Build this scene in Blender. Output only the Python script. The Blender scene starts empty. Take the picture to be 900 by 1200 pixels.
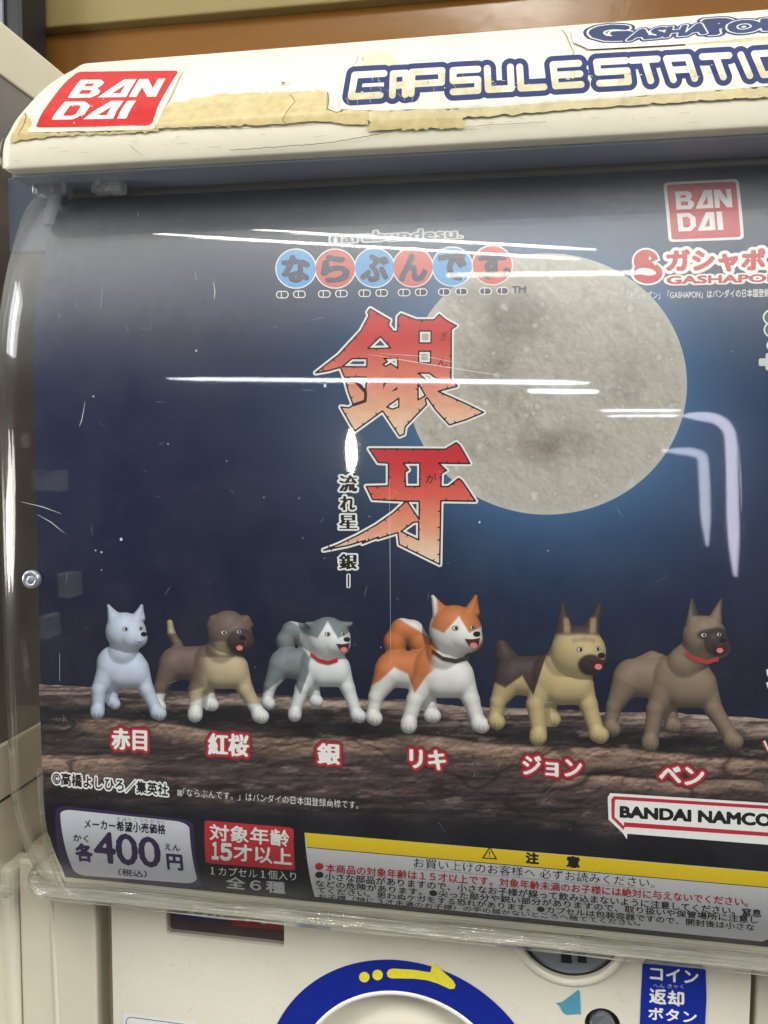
import bpy, math, random
import numpy as np
from math import radians, sin, cos, pi, sqrt, atan2
random.seed(7); RNG = np.random.default_rng(11)
scene = bpy.context.scene
COL = scene.collection

# ------------------------------------------------------------------ camera
CAM = np.array([0.0, -0.30, 0.0]); FPX = 950.0
_a, _b, _c = radians(9.5), radians(4.1), radians(0.37)
F_ = np.array([-sin(_a)*cos(_b), cos(_a)*cos(_b), -sin(_b)]); R0 = np.array([cos(_a), sin(_a), 0.0]); U0 = np.cross(R0, F_)
R_ = cos(_c)*R0 + sin(_c)*U0; U_ = -sin(_c)*R0 + cos(_c)*U0
cd = bpy.data.cameras.new('camera'); cd.sensor_fit = 'HORIZONTAL'; cd.sensor_width = 36.0
cd.lens = 36.0*FPX/900.0; cd.clip_start = 0.01; cd.clip_end = 50.0
co = bpy.data.objects.new('camera', cd); COL.objects.link(co)
from mathutils import Matrix, Vector
co.matrix_world = Matrix(((R_[0], U_[0], -F_[0], CAM[0]), (R_[1], U_[1], -F_[1], CAM[1]), (R_[2], U_[2], -F_[2], CAM[2]), (0, 0, 0, 1)))
scene.camera = co

# ------------------------------------------------------------------ world: the shop's even indoor light, paler towards the ceiling
w = bpy.data.worlds.new('World'); scene.world = w; w.use_nodes = True
nt = w.node_tree; nt.nodes.clear()
geo = nt.nodes.new('ShaderNodeNewGeometry'); sep = nt.nodes.new('ShaderNodeSeparateXYZ')
mr = nt.nodes.new('ShaderNodeMapRange'); mr.inputs[1].default_value = -0.35; mr.inputs[2].default_value = 0.85
ramp = nt.nodes.new('ShaderNodeValToRGB'); bg = nt.nodes.new('ShaderNodeBackground'); out = nt.nodes.new('ShaderNodeOutputWorld')
tc = nt.nodes.new('ShaderNodeTexCoord')
nt.links.new(tc.outputs['Generated'], sep.inputs[0]); nt.links.new(sep.outputs[2], mr.inputs[0]); nt.links.new(mr.outputs[0], ramp.inputs[0])
r = ramp.color_ramp; r.elements[0].position = 0.0; r.elements[0].color = (0.10, 0.098, 0.092, 1)
r.elements[1].position = 1.0; r.elements[1].color = (1.7, 1.7, 1.64, 1)
e = r.elements.new(0.30); e.color = (0.085, 0.086, 0.092, 1)
e = r.elements.new(0.60); e.color = (0.22, 0.225, 0.23, 1)
e = r.elements.new(0.82); e.color = (0.95, 0.96, 0.95, 1)
nt.links.new(ramp.outputs[0], bg.inputs[0]); bg.inputs[1].default_value = 1.0; nt.links.new(bg.outputs[0], out.inputs[0])

scene.view_settings.view_transform = 'Standard'; scene.view_settings.look = 'None'
scene.view_settings.gamma = 1.0; scene.view_settings.exposure = 0.28
scene.render.engine = 'CYCLES'
scene.cycles.max_bounces = 5; scene.cycles.transparent_max_bounces = 14; scene.cycles.glossy_bounces = 3; scene.cycles.diffuse_bounces = 3
scene.cycles.use_adaptive_sampling = True; scene.cycles.adaptive_threshold = 0.03
scene.cycles.use_denoising = True

def area(name, loc, target, sx, sy, power, col=(1, 1, 1)):
    l = bpy.data.lights.new(name, 'AREA'); l.shape = 'RECTANGLE'; l.size = sx; l.size_y = sy; l.energy = power; l.color = col
    o = bpy.data.objects.new(name, l); COL.objects.link(o); o.location = loc
    o.rotation_euler = (Vector(target) - Vector(loc)).to_track_quat('-Z', 'Y').to_euler()
    return o
area('added_key_right', (1.55, -0.95, 1.0), (-0.05, 0.0, 0.0), 1.0, 0.7, 30.0, (1.0, 0.98, 0.94))  # added key light, set to the side where the cover does not mirror it
area('added_fill_left', (-2.0, -0.75, 0.8), (-0.1, 0.0, 0.0), 0.8, 0.7, 22.0, (0.98, 0.98, 1.0))  # added fill light from the left, outside the cover's reflections

# ------------------------------------------------------------------ helpers
def lin(c):
    c = np.asarray(c, float)/255.0
    return np.where(c <= 0.04045, c/12.92, ((c+0.055)/1.055)**2.4)
def L4(c): return tuple(lin(c)) + (1.0,)
def ray(x, y):
    x = np.asarray(x, float); y = np.asarray(y, float)
    return F_ + R_*((x-450.0)/FPX)[..., None] + U_*((600.0-y)/FPX)[..., None]
def hit_y(x, y, Y):
    d = ray(x, y); t = (Y-CAM[1])/d[..., 1]; return CAM + d*t[..., None]

def tag(o, label=None, cat=None, group=None, kind=None):
    if label: o['label'] = label
    if cat: o['category'] = cat
    if group: o['group'] = group
    if kind: o['kind'] = kind
    return o
def empty(name, loc, **k):
    o = bpy.data.objects.new(name, None); o.empty_display_size = 0.02; o.location = loc; COL.objects.link(o); return tag(o, **k)
def link(name, me, parent=None, mats=None):
    o = bpy.data.objects.new(name, me); COL.objects.link(o)
    if mats is not None:
        for m in (mats if isinstance(mats, (list, tuple)) else [mats]): me.materials.append(m)
    if parent is not None:
        o.parent = parent
        if parent.type == 'EMPTY': o.matrix_parent_inverse = Matrix.Translation(-Vector(parent.location))
    return o
def mesh_np(name, V, T, col=None, N=None, smooth=True):
    me = bpy.data.meshes.new(name); V = np.asarray(V, np.float32); T = np.asarray(T, np.int32)
    nv, ntr = len(V), len(T); k = T.shape[1]
    me.vertices.add(nv); me.vertices.foreach_set('co', V.ravel())
    me.loops.add(ntr*k); me.loops.foreach_set('vertex_index', T.ravel())
    me.polygons.add(ntr); me.polygons.foreach_set('loop_start', np.arange(ntr, dtype=np.int32)*k)
    me.update(calc_edges=True)
    if smooth: me.polygons.foreach_set('use_smooth', np.ones(ntr, bool))
    if col is not None:
        at = me.color_attributes.new('Col', 'FLOAT_COLOR', 'POINT')
        c4 = np.ones((nv, 4), np.float32); c4[:, :3] = col; at.data.foreach_set('color', c4.ravel())
    if N is not None and nv: me.normals_split_custom_set_from_vertices(np.asarray(N, np.float32).tolist())
    return me

class Surf:
    """a sheet extruded along X from a (z, y) profile; positions come from (X, t)"""
    def __init__(s, z, yf, step=0.0015):
        zz = np.linspace(z[0], z[1], 4000); yy = yf(zz)
        L = np.concatenate([[0], np.cumsum(np.hypot(np.diff(zz), np.diff(yy)))])
        n = int(L[-1]/step)+1; s.t = np.linspace(0, L[-1], n)
        s.z = np.interp(s.t, L, zz); s.y = np.interp(s.t, L, yy)
        s.e = (s.z-CAM[2])/(s.y-CAM[1])
        dz = np.gradient(s.z, s.t); dy = np.gradient(s.y, s.t); l = np.hypot(dz, dy)
        s.nz = dy/l*1.0; s.ny = -dz/l           # towards the viewer (-Y)
        s.curv = np.abs(np.gradient(np.arctan2(dy, dz), s.t)) > 0.8
    def pix(s, x, y):
        d = ray(x, y); e = d[..., 2]/d[..., 1]
        t = np.interp(e, s.e, s.t); Y = np.interp(t, s.t, s.y)
        return CAM[0] + d[..., 0]/d[..., 1]*(Y-CAM[1]), t
    def pos(s, X, t, off=0.0):
        y = np.interp(t, s.t, s.y); z = np.interp(t, s.t, s.z); ny = np.interp(t, s.t, s.ny); nz = np.interp(t, s.t, s.nz)
        P = np.stack([X+0*t, y+ny*off, z+nz*off], -1); N = np.stack([0*X, ny, nz], -1); l = np.linalg.norm(N, axis=-1, keepdims=True)
        return P, N/l

def clip(V, f):
    """triangle soup V (n,3,k): keep f<0"""
    ins = f < 0; c = ins.sum(1); out = [V[c == 3]]
    for cnt in (1, 2):
        m = c == cnt
        if not m.any(): continue
        v = V[m]; g = f[m]; i = ins[m]
        odd = np.argmax(i if cnt == 1 else ~i, 1); idx = (odd[:, None] + np.arange(3)) % 3
        v = np.take_along_axis(v, idx[:, :, None], 1); g = np.take_along_axis(g, idx, 1)
        A, B, Cc = v[:, 0], v[:, 1], v[:, 2]
        sb = (g[:, 0]/(g[:, 0]-g[:, 1]+1e-30))[:, None]; sc = (g[:, 0]/(g[:, 0]-g[:, 2]+1e-30))[:, None]
        AB = A+(B-A)*sb; AC = A+(Cc-A)*sc
        if cnt == 1: out.append(np.stack([A, AB, AC], 1))
        else: out += [np.stack([AB, B, Cc], 1), np.stack([AB, Cc, AC], 1)]
    return np.concatenate(out)

class Print:
    """collects flat print (pixel-traced outlines) and lays it on a surface as real geometry"""
    LAY = 0.00003
    def __init__(s, surf, base=1): s.S = surf; s.base = base; s.soup = []; s.cur = base
    def add(s, V, T, col, lay=None, fine=False):
        lay = s.cur if lay is None else lay
        V = np.asarray(V, float); T = np.asarray(T, int)
        if len(T) == 0: return
        X, t = s.S.pix(V[:, 0], V[:, 1]); col = np.asarray(col, float)*getattr(s, 'gain', 1.0)
        if col.ndim == 1: col = np.tile(col, (len(V), 1))
        A = np.column_stack([X, t, np.full(len(V), lay*s.LAY), col]); S = A[T]
        if not fine:
            t0, t1 = S[:, :, 1].min(), S[:, :, 1].max(); cv = s.S.curv
            for k, tl in enumerate(s.S.t):
                if t0 < tl < t1 and cv[k]:
                    f = S[:, :, 1]-tl; cr = (f.min(1) < -1e-7) & (f.max(1) > 1e-7)
                    if cr.any():
                        q = S[cr]; g = f[cr]
                        S = np.concatenate([S[~cr], clip(q, g), clip(q, -g)])
        s.soup.append(S)
    def build(s, name, parent, mat, label=None):
        S = np.concatenate(s.soup)
        if getattr(s.S, 'xmin', None) is not None: S = clip(S, s.S.xmin-S[:, :, 0])
        S = S.reshape(-1, 6)
        P, N = s.S.pos(S[:, 0], S[:, 1], S[:, 2])
        T = np.arange(len(S)).reshape(-1, 3)
        # face the viewer
        n = np.cross(P[T[:, 1]]-P[T[:, 0]], P[T[:, 2]]-P[T[:, 0]]); fl = (n*N[T[:, 0]]).sum(1) < 0
        T[fl] = T[fl][:, ::-1]
        ok = np.linalg.norm(n, axis=1) > 1e-13; T = T[ok]
        me = mesh_np(name, P, T, S[:, 3:6], N)
        o = link(name, me, parent, mat)
        if label: o['label'] = label
        return o
    # --- shapes in photo pixels
    def poly(s, loops, col, lay=None):
        V, T = tri(loops); s.add(V, T, col, lay)
    def strip(s, pts, wd, col, lay=None):
        p = np.asarray(pts, float); wd = np.broadcast_to(np.asarray(wd, float), (len(p),))
        d = np.gradient(p, axis=0); d /= np.linalg.norm(d, axis=1, keepdims=True)+1e-9
        n = np.column_stack([-d[:, 1], d[:, 0]])*wd[:, None]/2
        V = np.concatenate([p+n, p-n]); k = len(p); T = []
        for i in range(k-1): T += [(i, i+1, k+i), (i+1, k+i+1, k+i)]
        s.add(V, T, col, lay)
    def iso(s, fld, x0, y0, st, level, col, lay=None):
        """fld (ny,nx) signed, inside < level"""
        ny, nx = fld.shape; yy, xx = np.mgrid[0:ny, 0:nx]; X = x0+xx*st; Y = y0+yy*st
        cv = col if callable(col) else None
        C = cv(X, Y) if cv else np.broadcast_to(np.asarray(col, float), (ny, nx, 3))
        A = np.dstack([X, Y, C]).reshape(-1, 5); f = (fld-level).ravel()
        i = (yy[:-1, :-1]*nx+xx[:-1, :-1]).ravel()
        T = np.concatenate([np.stack([i, i+1, i+nx], 1), np.stack([i+1, i+nx+1, i+nx], 1)])
        ff = f[T]; keep = (ff < 0).any(1); T = T[keep]
        if not len(T): return
        S = clip(A[T], f[T]).reshape(-1, 5)
        s.add(S[:, :2], np.arange(len(S)).reshape(-1, 3), S[:, 2:5], lay, fine=st < 2.5)

from mathutils.geometry import delaunay_2d_cdt
def tri(loops):
    V = []; E = []; F = []
    for lp in loops:
        b = len(V); n = len(lp); V += [Vector((float(p[0]), float(p[1]))) for p in lp]
        F.append(list(range(b, b+n)))
    r = delaunay_2d_cdt(V, [], F, 2, 1e-5)
    v = np.array([(p.x, p.y) for p in r[0]]); f = []; keep = r[2]; orig = r[5] if len(r) > 5 else None
    for k, fc in enumerate(keep):
        for j in range(1, len(fc)-1): f.append((fc[0], fc[j], fc[j+1]))
    f = np.array(f, int).reshape(-1, 3)
    if len(loops) > 1 and len(f):   # even-odd test keeps holes open
        c = v[f].mean(1); f = f[inside(c[:, 0], c[:, 1], loops)]
    return v, f
def inside(x, y, loops):
    r = np.zeros(np.shape(x), bool)
    for lp in loops:
        p = np.asarray(lp, float); q = np.roll(p, -1, 0)
        for (ax, ay), (bx, by) in zip(p, q):
            if ay == by: continue
            c = (ay > y) != (by > y); r ^= c & (x < (bx-ax)*(y-ay)/(by-ay)+ax)
    return r
def segdist(X, Y, a, b):
    ax, ay = a; bx, by = b; dx, dy = bx-ax, by-ay; l = dx*dx+dy*dy+1e-12
    t = np.clip(((X-ax)*dx+(Y-ay)*dy)/l, 0, 1); return np.hypot(X-ax-t*dx, Y-ay-t*dy)
def sdf_poly(X, Y, loops):
    d = np.full(X.shape, 1e9)
    for lp in loops:
        for i in range(len(lp)): d = np.minimum(d, segdist(X, Y, lp[i], lp[(i+1) % len(lp)]))
    return np.where(inside(X, Y, loops), -d, d)
def rrect(x0, y0, x1, y1, r, n=5):
    p = []
    for cx, cy, a0 in ((x1-r, y0+r, -90), (x1-r, y1-r, 0), (x0+r, y1-r, 90), (x0+r, y0+r, 180)):
        for k in range(n+1): a = radians(a0+90*k/n); p.append((cx+r*cos(a), cy+r*sin(a)))
    return p
def quadmap(p, q):
    """unit square -> TL,TR,BR,BL"""
    p = np.asarray(p, float); u = p[..., 0:1]; v = p[..., 1:2]; q = np.asarray(q, float)
    return q[0]*(1-u)*(1-v)+q[1]*u*(1-v)+q[2]*u*v+q[3]*(1-u)*v
def ell(cx, cy, rx, ry, n=28, rot=0):
    c, s_ = cos(radians(rot)), sin(radians(rot))
    return [(cx+rx*cos(a)*c-ry*sin(a)*s_, cy+rx*cos(a)*s_+ry*sin(a)*c) for a in np.linspace(0, 2*pi, n, endpoint=False)]

def noise(ny, nx, cy, cx, rng=RNG):
    """smooth value noise, cy x cx cells"""
    g = rng.random((cy+2, cx+2)); y = np.linspace(0, cy, ny); x = np.linspace(0, cx, nx)
    iy = np.minimum(y.astype(int), cy); ix = np.minimum(x.astype(int), cx); fy = y-iy; fx = x-ix
    fy = (fy*fy*(3-2*fy))[:, None]; fx = (fx*fx*(3-2*fx))[None]
    a = g[np.ix_(iy, ix)]; b = g[np.ix_(iy, ix+1)]; c = g[np.ix_(iy+1, ix)]; d = g[np.ix_(iy+1, ix+1)]
    return (a*(1-fx)+b*fx)*(1-fy)+(c*(1-fx)+d*fx)*fy
def fbm(ny, nx, cy, cx, o=5, g=0.55):
    r = 0; a = 1; t = 0
    for k in range(o):
        r = r+a*noise(ny, nx, max(1, int(cy*2**k)), max(1, int(cx*2**k))); t += a; a *= g
    return r/t
def blur(a, n=1):
    for _ in range(n):
        p = np.pad(a, 1, mode='edge'); a = (p[1:-1, 1:-1]*4+p[:-2, 1:-1]*2+p[2:, 1:-1]*2+p[1:-1, :-2]*2+p[1:-1, 2:]*2+p[:-2, :-2]+p[:-2, 2:]+p[2:, :-2]+p[2:, 2:])/16
    return a

# --- lettering: glyph outlines of Blender's built-in font, thickened on a raster where the print is bold
_cache = {}
def glyphs(s):
    if s in _cache: return _cache[s]
    c = bpy.data.curves.new('lettering', 'FONT'); c.body = s; c.size = 1; c.resolution_u = 3; c.dimensions = '2D'; c.fill_mode = 'FRONT'
    o = bpy.data.objects.new('lettering', c); COL.objects.link(o)
    dg = bpy.context.evaluated_depsgraph_get(); me = bpy.data.meshes.new_from_object(o.evaluated_get(dg))
    V = np.empty(len(me.vertices)*3, np.float32); me.vertices.foreach_get('co', V); V = V.reshape(-1, 3)[:, :2].astype(float)
    me.calc_loop_triangles(); T = np.empty(len(me.loop_triangles)*3, np.int32); me.loop_triangles.foreach_get('vertices', T)
    bpy.data.objects.remove(o); bpy.data.curves.remove(c); bpy.data.meshes.remove(me)
    _cache[s] = (V, T.reshape(-1, 3)); return _cache[s]
def raster(V, T, x0, y0, st, nx, ny):
    m = np.zeros((ny, nx), bool)
    for t in T:
        a, b, c = V[t]
        i0 = max(int((min(a[0], b[0], c[0])-x0)/st), 0); i1 = min(int((max(a[0], b[0], c[0])-x0)/st)+2, nx)
        j0 = max(int((min(a[1], b[1], c[1])-y0)/st), 0); j1 = min(int((max(a[1], b[1], c[1])-y0)/st)+2, ny)
        if i1 <= i0 or j1 <= j0: continue
        X = x0+np.arange(i0, i1)*st; Y = (y0+np.arange(j0, j1)*st)[:, None]
        e1 = (b[0]-a[0])*(Y-a[1])-(b[1]-a[1])*(X-a[0]); e2 = (c[0]-b[0])*(Y-b[1])-(c[1]-b[1])*(X-b[0]); e3 = (a[0]-c[0])*(Y-c[1])-(a[1]-c[1])*(X-c[0])
        m[j0:j1, i0:i1] |= ((e1 >= 0) & (e2 >= 0) & (e3 >= 0)) | ((e1 <= 0) & (e2 <= 0) & (e3 <= 0))
    return m
def dist(m, R):
    """distance (cells) to the set m, up to R"""
    D = np.full(m.shape, float(R+1)); D[m] = 0; P = np.pad(m, R)
    ny, nx = m.shape
    for dy in range(-R, R+1):
        for dx in range(-R, R+1):
            d = sqrt(dx*dx+dy*dy)
            if 0 < d <= R: D = np.where(P[R+dy:R+dy+ny, R+dx:R+dx+nx], np.minimum(D, d), D)
    return D
def text(pr, s, bl, br, h, col, h2=None, lean=0.0, bx=0.0, by=None, outl=(), lay=None, res=34, skew2=None):
    """string between bl and br (photo px, bottom of glyph box), height h (left) / h2 (right), lean: top shifted by lean*h"""
    V, T = glyphs(s); by = bx if by is None else by
    lo = V.min(0); hi = V.max(0); W, H = hi-lo; h2 = h if h2 is None else h2; lean2 = lean if skew2 is None else skew2
    bl = np.array(bl, float); br = np.array(br, float)
    q = [bl+(lean*h, -h), br+(lean2*h2, -h2), br, bl]; lay = pr.cur if lay is None else lay
    def mp(P): return quadmap(np.column_stack([(P[:, 0]-lo[0])/W, 1-(P[:, 1]-lo[1])/H]), q)
    if bx == 0 and not outl:
        pr.add(mp(V), T, col, lay); return
    st = 1.0/res; mxo = max([bx, by]+[o[0]+max(bx, by) for o in outl])+2*st
    nx = int((W+2*mxo)/st)+2; ny = int((H+2*mxo)/st)+2; x0 = lo[0]-mxo; y0 = lo[1]-mxo
    m = raster(V, T, x0, y0, st, nx, ny)
    ex, ey = int(round(bx/st)), int(round(by/st))
    if ex or ey:
        P = np.pad(m, ((ey, ey), (ex, ex))); mm = m.copy()
        for dy in range(-ey, ey+1):
            for dx in range(-ex, ex+1):
                if (dx/(ex+.4))**2+(dy/(ey+.4))**2 <= 1: mm |= P[ey+dy:ey+dy+ny, ex+dx:ex+dx+nx]
        m = mm
    R = max([2]+[int(o[0]/st)+2 for o in outl]); D = dist(m, R)-dist(~m, 2)
    D = blur(D)
    def put(level, c, ly):
        yy, xx = np.mgrid[0:ny, 0:nx]; A = np.column_stack([(x0+xx*st).ravel(), (y0+yy*st).ravel()]); A = mp(A); f = (D-level).ravel()
        i = (yy[:-1, :-1]*nx+xx[:-1, :-1]).ravel()
        T_ = np.concatenate([np.stack([i, i+1, i+nx], 1), np.stack([i+1, i+nx+1, i+nx], 1)]); k = (f[T_] < 0).any(1); T_ = T_[k]
        S = clip(A[T_], f[T_]).reshape(-1, 2); pr.add(S, np.arange(len(S)).reshape(-1, 3), c, ly, fine=True)
    n = len(outl)
    for k, (wd, c) in enumerate(sorted(outl, key=lambda o: -o[0])): put(wd/st, c, lay+k)
    put(0.0, col, lay+n)

# ------------------------------------------------------------------ materials
def mat(name):
    m = bpy.data.materials.new(name); m.use_nodes = True; n = m.node_tree; n.nodes.clear()
    o = n.nodes.new('ShaderNodeOutputMaterial'); b = n.nodes.new('ShaderNodeBsdfPrincipled'); n.links.new(b.outputs[0], o.inputs[0]); return m, n, b
def node(n, t, **k):
    x = n.nodes.new(t)
    for a, v in k.items():
        if a.startswith('i_'):
            x.inputs[int(a[2:]) if a[2:].isdigit() else a[2:].replace('_', ' ')].default_value = v
        else: setattr(x, a, v)
    return x
def print_mat(name, rough=0.32, grain=0.05, scale=900, spec=0.5, bump=0.0):
    m, n, b = mat(name); at = node(n, 'ShaderNodeAttribute', attribute_name='Col')
    nz = node(n, 'ShaderNodeTexNoise', i_Scale=scale, i_Detail=4.0); tcx = node(n, 'ShaderNodeTexCoord'); n.links.new(tcx.outputs['Object'], nz.inputs['Vector'])
    mrn = node(n, 'ShaderNodeMapRange'); mrn.inputs[1].default_value = .3; mrn.inputs[2].default_value = .7
    mrn.inputs[3].default_value = 1-grain*2; mrn.inputs[4].default_value = 1+grain*2; n.links.new(nz.outputs[0], mrn.inputs[0])
    mx = node(n, 'ShaderNodeVectorMath', operation='SCALE'); n.links.new(at.outputs['Color'], mx.inputs[0]); n.links.new(mrn.outputs[0], mx.inputs['Scale'])
    n.links.new(mx.outputs[0], b.inputs['Base Color']); b.inputs['Roughness'].default_value = rough; b.inputs['Specular IOR Level'].default_value = spec
    if bump:
        n2 = node(n, 'ShaderNodeTexNoise', i_Scale=70.0, i_Detail=3.0); n.links.new(tcx.outputs['Object'], n2.inputs['Vector'])
        bp = node(n, 'ShaderNodeBump', i_Strength=bump, i_Distance=0.001); n.links.new(n2.outputs[0], bp.inputs['Height']); n.links.new(bp.outputs[0], b.inputs['Normal'])
    return m
def plastic(name, col, rough=0.35, var=0.06, scale=25, bump=0.15, dirt=None, dscale=60, damt=0.3, spec=0.5):
    m, n, b = mat(name); tcx = node(n, 'ShaderNodeTexCoord')
    nz = node(n, 'ShaderNodeTexNoise', i_Scale=scale, i_Detail=6.0); n.links.new(tcx.outputs['Object'], nz.inputs['Vector'])
    rp = node(n, 'ShaderNodeValToRGB'); c = np.array(lin(col))
    rp.color_ramp.elements[0].position = .3; rp.color_ramp.elements[0].color = tuple(c*(1-var))+(1,)
    rp.color_ramp.elements[1].position = .7; rp.color_ramp.elements[1].color = tuple(np.minimum(c*(1+var), .95))+(1,)
    n.links.new(nz.outputs[0], rp.inputs[0]); src = rp.outputs[0]
    if dirt is not None:
        n3 = node(n, 'ShaderNodeTexNoise', i_Scale=dscale, i_Detail=8.0, i_Roughness=.7); n.links.new(tcx.outputs['Object'], n3.inputs['Vector'])
        r3 = node(n, 'ShaderNodeValToRGB'); r3.color_ramp.elements[0].position = .56; r3.color_ramp.elements[0].color = (0, 0, 0, 1)
        r3.color_ramp.elements[1].position = .78; r3.color_ramp.elements[1].color = (damt,)*3+(1,); n.links.new(n3.outputs[0], r3.inputs[0])
        mx = node(n, 'ShaderNodeMix', data_type='RGBA'); n.links.new(r3.outputs[0], mx.inputs[0]); n.links.new(src, mx.inputs[6]); mx.inputs[7].default_value = L4(dirt); src = mx.outputs[2]
    n.links.new(src, b.inputs['Base Color']); b.inputs['Roughness'].default_value = rough; b.inputs['Specular IOR Level'].default_value = spec
    if bump:
        n2 = node(n, 'ShaderNodeTexNoise', i_Scale=scale*6, i_Detail=4.0); n.links.new(tcx.outputs['Object'], n2.inputs['Vector'])
        bp = node(n, 'ShaderNodeBump', i_Strength=bump, i_Distance=0.0006); n.links.new(n2.outputs[0], bp.inputs['Height']); n.links.new(bp.outputs[0], b.inputs['Normal'])
    return m
def clear_mat(name, tint=(0.97, 0.975, 0.97), rough=0.02, haze=0.02, bump=0.12, ior=1.5, stretch=(6, 60, 60), bscale=1.0, gain=1.0, dust_sheen=None):
    """thin clear plastic sheet: see-through, fresnel reflection, a film of scuffs"""
    m, n, b = mat(name); n.nodes.remove(b); o = n.nodes['Material Output'] if 'Material Output' in n.nodes else n.nodes[0]
    tcx = node(n, 'ShaderNodeTexCoord'); mp = node(n, 'ShaderNodeMapping'); mp.inputs['Scale'].default_value = stretch; n.links.new(tcx.outputs['Object'], mp.inputs[0])
    nz = node(n, 'ShaderNodeTexNoise', i_Scale=bscale, i_Detail=3.0); n.links.new(mp.outputs[0], nz.inputs['Vector'])
    bp = node(n, 'ShaderNodeBump', i_Strength=bump, i_Distance=0.002); n.links.new(nz.outputs[0], bp.inputs['Height'])
    gm_ = node(n, 'ShaderNodeNewGeometry'); dt = node(n, 'ShaderNodeVectorMath', operation='DOT_PRODUCT'); n.links.new(gm_.outputs['Incoming'], dt.inputs[0]); n.links.new(bp.outputs[0], dt.inputs[1])
    ab = node(n, 'ShaderNodeMath', operation='ABSOLUTE'); n.links.new(dt.outputs['Value'], ab.inputs[0]); om = node(n, 'ShaderNodeMath', operation='SUBTRACT', use_clamp=True); om.inputs[0].default_value = 1.0; n.links.new(ab.outputs[0], om.inputs[1])
    pw = node(n, 'ShaderNodeMath', operation='POWER'); n.links.new(om.outputs[0], pw.inputs[0]); pw.inputs[1].default_value = 5.0
    r0 = ((ior-1)/(ior+1))**2; fr = node(n, 'ShaderNodeMath', operation='MULTIPLY_ADD'); n.links.new(pw.outputs[0], fr.inputs[0]); fr.inputs[1].default_value = 1-r0; fr.inputs[2].default_value = r0
    tr = node(n, 'ShaderNodeBsdfTransparent'); tr.inputs[0].default_value = tuple(tint)+(1,)
    gl = node(n, 'ShaderNodeBsdfGlossy'); gl.inputs['Roughness'].default_value = rough; n.links.new(bp.outputs[0], gl.inputs['Normal'])
    g2 = node(n, 'ShaderNodeBsdfGlossy'); g2.inputs['Roughness'].default_value = 0.22; n.links.new(bp.outputs[0], g2.inputs['Normal'])
    gm = node(n, 'ShaderNodeMixShader'); gm.inputs[0].default_value = 0.22; n.links.new(gl.outputs[0], gm.inputs[1]); n.links.new(g2.outputs[0], gm.inputs[2])
    mu = node(n, 'ShaderNodeMath', operation='MULTIPLY'); mu.inputs[1].default_value = gain; n.links.new(fr.outputs[0], mu.inputs[0])
    mx = node(n, 'ShaderNodeMixShader'); n.links.new(mu.outputs[0], mx.inputs[0]); n.links.new(tr.outputs[0], mx.inputs[1]); n.links.new(gm.outputs[0], mx.inputs[2])
    df = node(n, 'ShaderNodeBsdfDiffuse'); df.inputs[0].default_value = (0.75, 0.76, 0.74, 1)
    sn = node(n, 'ShaderNodeTexNoise', i_Scale=45.0, i_Detail=8.0, i_Roughness=.75); n.links.new(tcx.outputs['Object'], sn.inputs['Vector'])
    sr = node(n, 'ShaderNodeMapRange'); sr.inputs[1].default_value = .4; sr.inputs[2].default_value = .75; sr.inputs[3].default_value = haze*.35; sr.inputs[4].default_value = haze*2.2; n.links.new(sn.outputs[0], sr.inputs[0])
    if dust_sheen:  # speckled dust film, thickened upwards to paint in the grey sheen as well
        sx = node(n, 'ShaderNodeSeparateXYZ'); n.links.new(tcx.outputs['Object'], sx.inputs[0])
        dm = node(n, 'ShaderNodeMapRange', interpolation_type='SMOOTHSTEP'); dm.inputs[1].default_value = dust_sheen[0]; dm.inputs[2].default_value = dust_sheen[1]; dm.inputs[3].default_value = 0; dm.inputs[4].default_value = dust_sheen[2]; n.links.new(sx.outputs[2], dm.inputs[0])
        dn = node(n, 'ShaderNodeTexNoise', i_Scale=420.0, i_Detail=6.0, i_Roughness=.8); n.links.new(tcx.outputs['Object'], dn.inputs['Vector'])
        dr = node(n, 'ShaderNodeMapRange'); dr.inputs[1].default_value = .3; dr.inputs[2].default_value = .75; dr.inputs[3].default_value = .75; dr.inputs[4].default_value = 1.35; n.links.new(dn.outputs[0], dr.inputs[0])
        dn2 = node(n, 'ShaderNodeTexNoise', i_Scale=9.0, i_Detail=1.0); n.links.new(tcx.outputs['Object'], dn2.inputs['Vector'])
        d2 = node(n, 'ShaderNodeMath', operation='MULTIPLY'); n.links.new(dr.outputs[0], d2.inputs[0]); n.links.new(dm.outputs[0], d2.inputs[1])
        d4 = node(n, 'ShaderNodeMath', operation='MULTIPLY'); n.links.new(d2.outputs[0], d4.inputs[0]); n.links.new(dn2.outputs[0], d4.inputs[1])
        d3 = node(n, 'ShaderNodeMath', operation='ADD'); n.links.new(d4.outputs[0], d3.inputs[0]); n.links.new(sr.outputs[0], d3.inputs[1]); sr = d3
    m2 = node(n, 'ShaderNodeMixShader'); n.links.new(sr.outputs[0], m2.inputs[0]); n.links.new(mx.outputs[0], m2.inputs[1]); n.links.new(df.outputs[0], m2.inputs[2])
    n.links.new(m2.outputs[0], o.inputs[0]); return m

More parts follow.
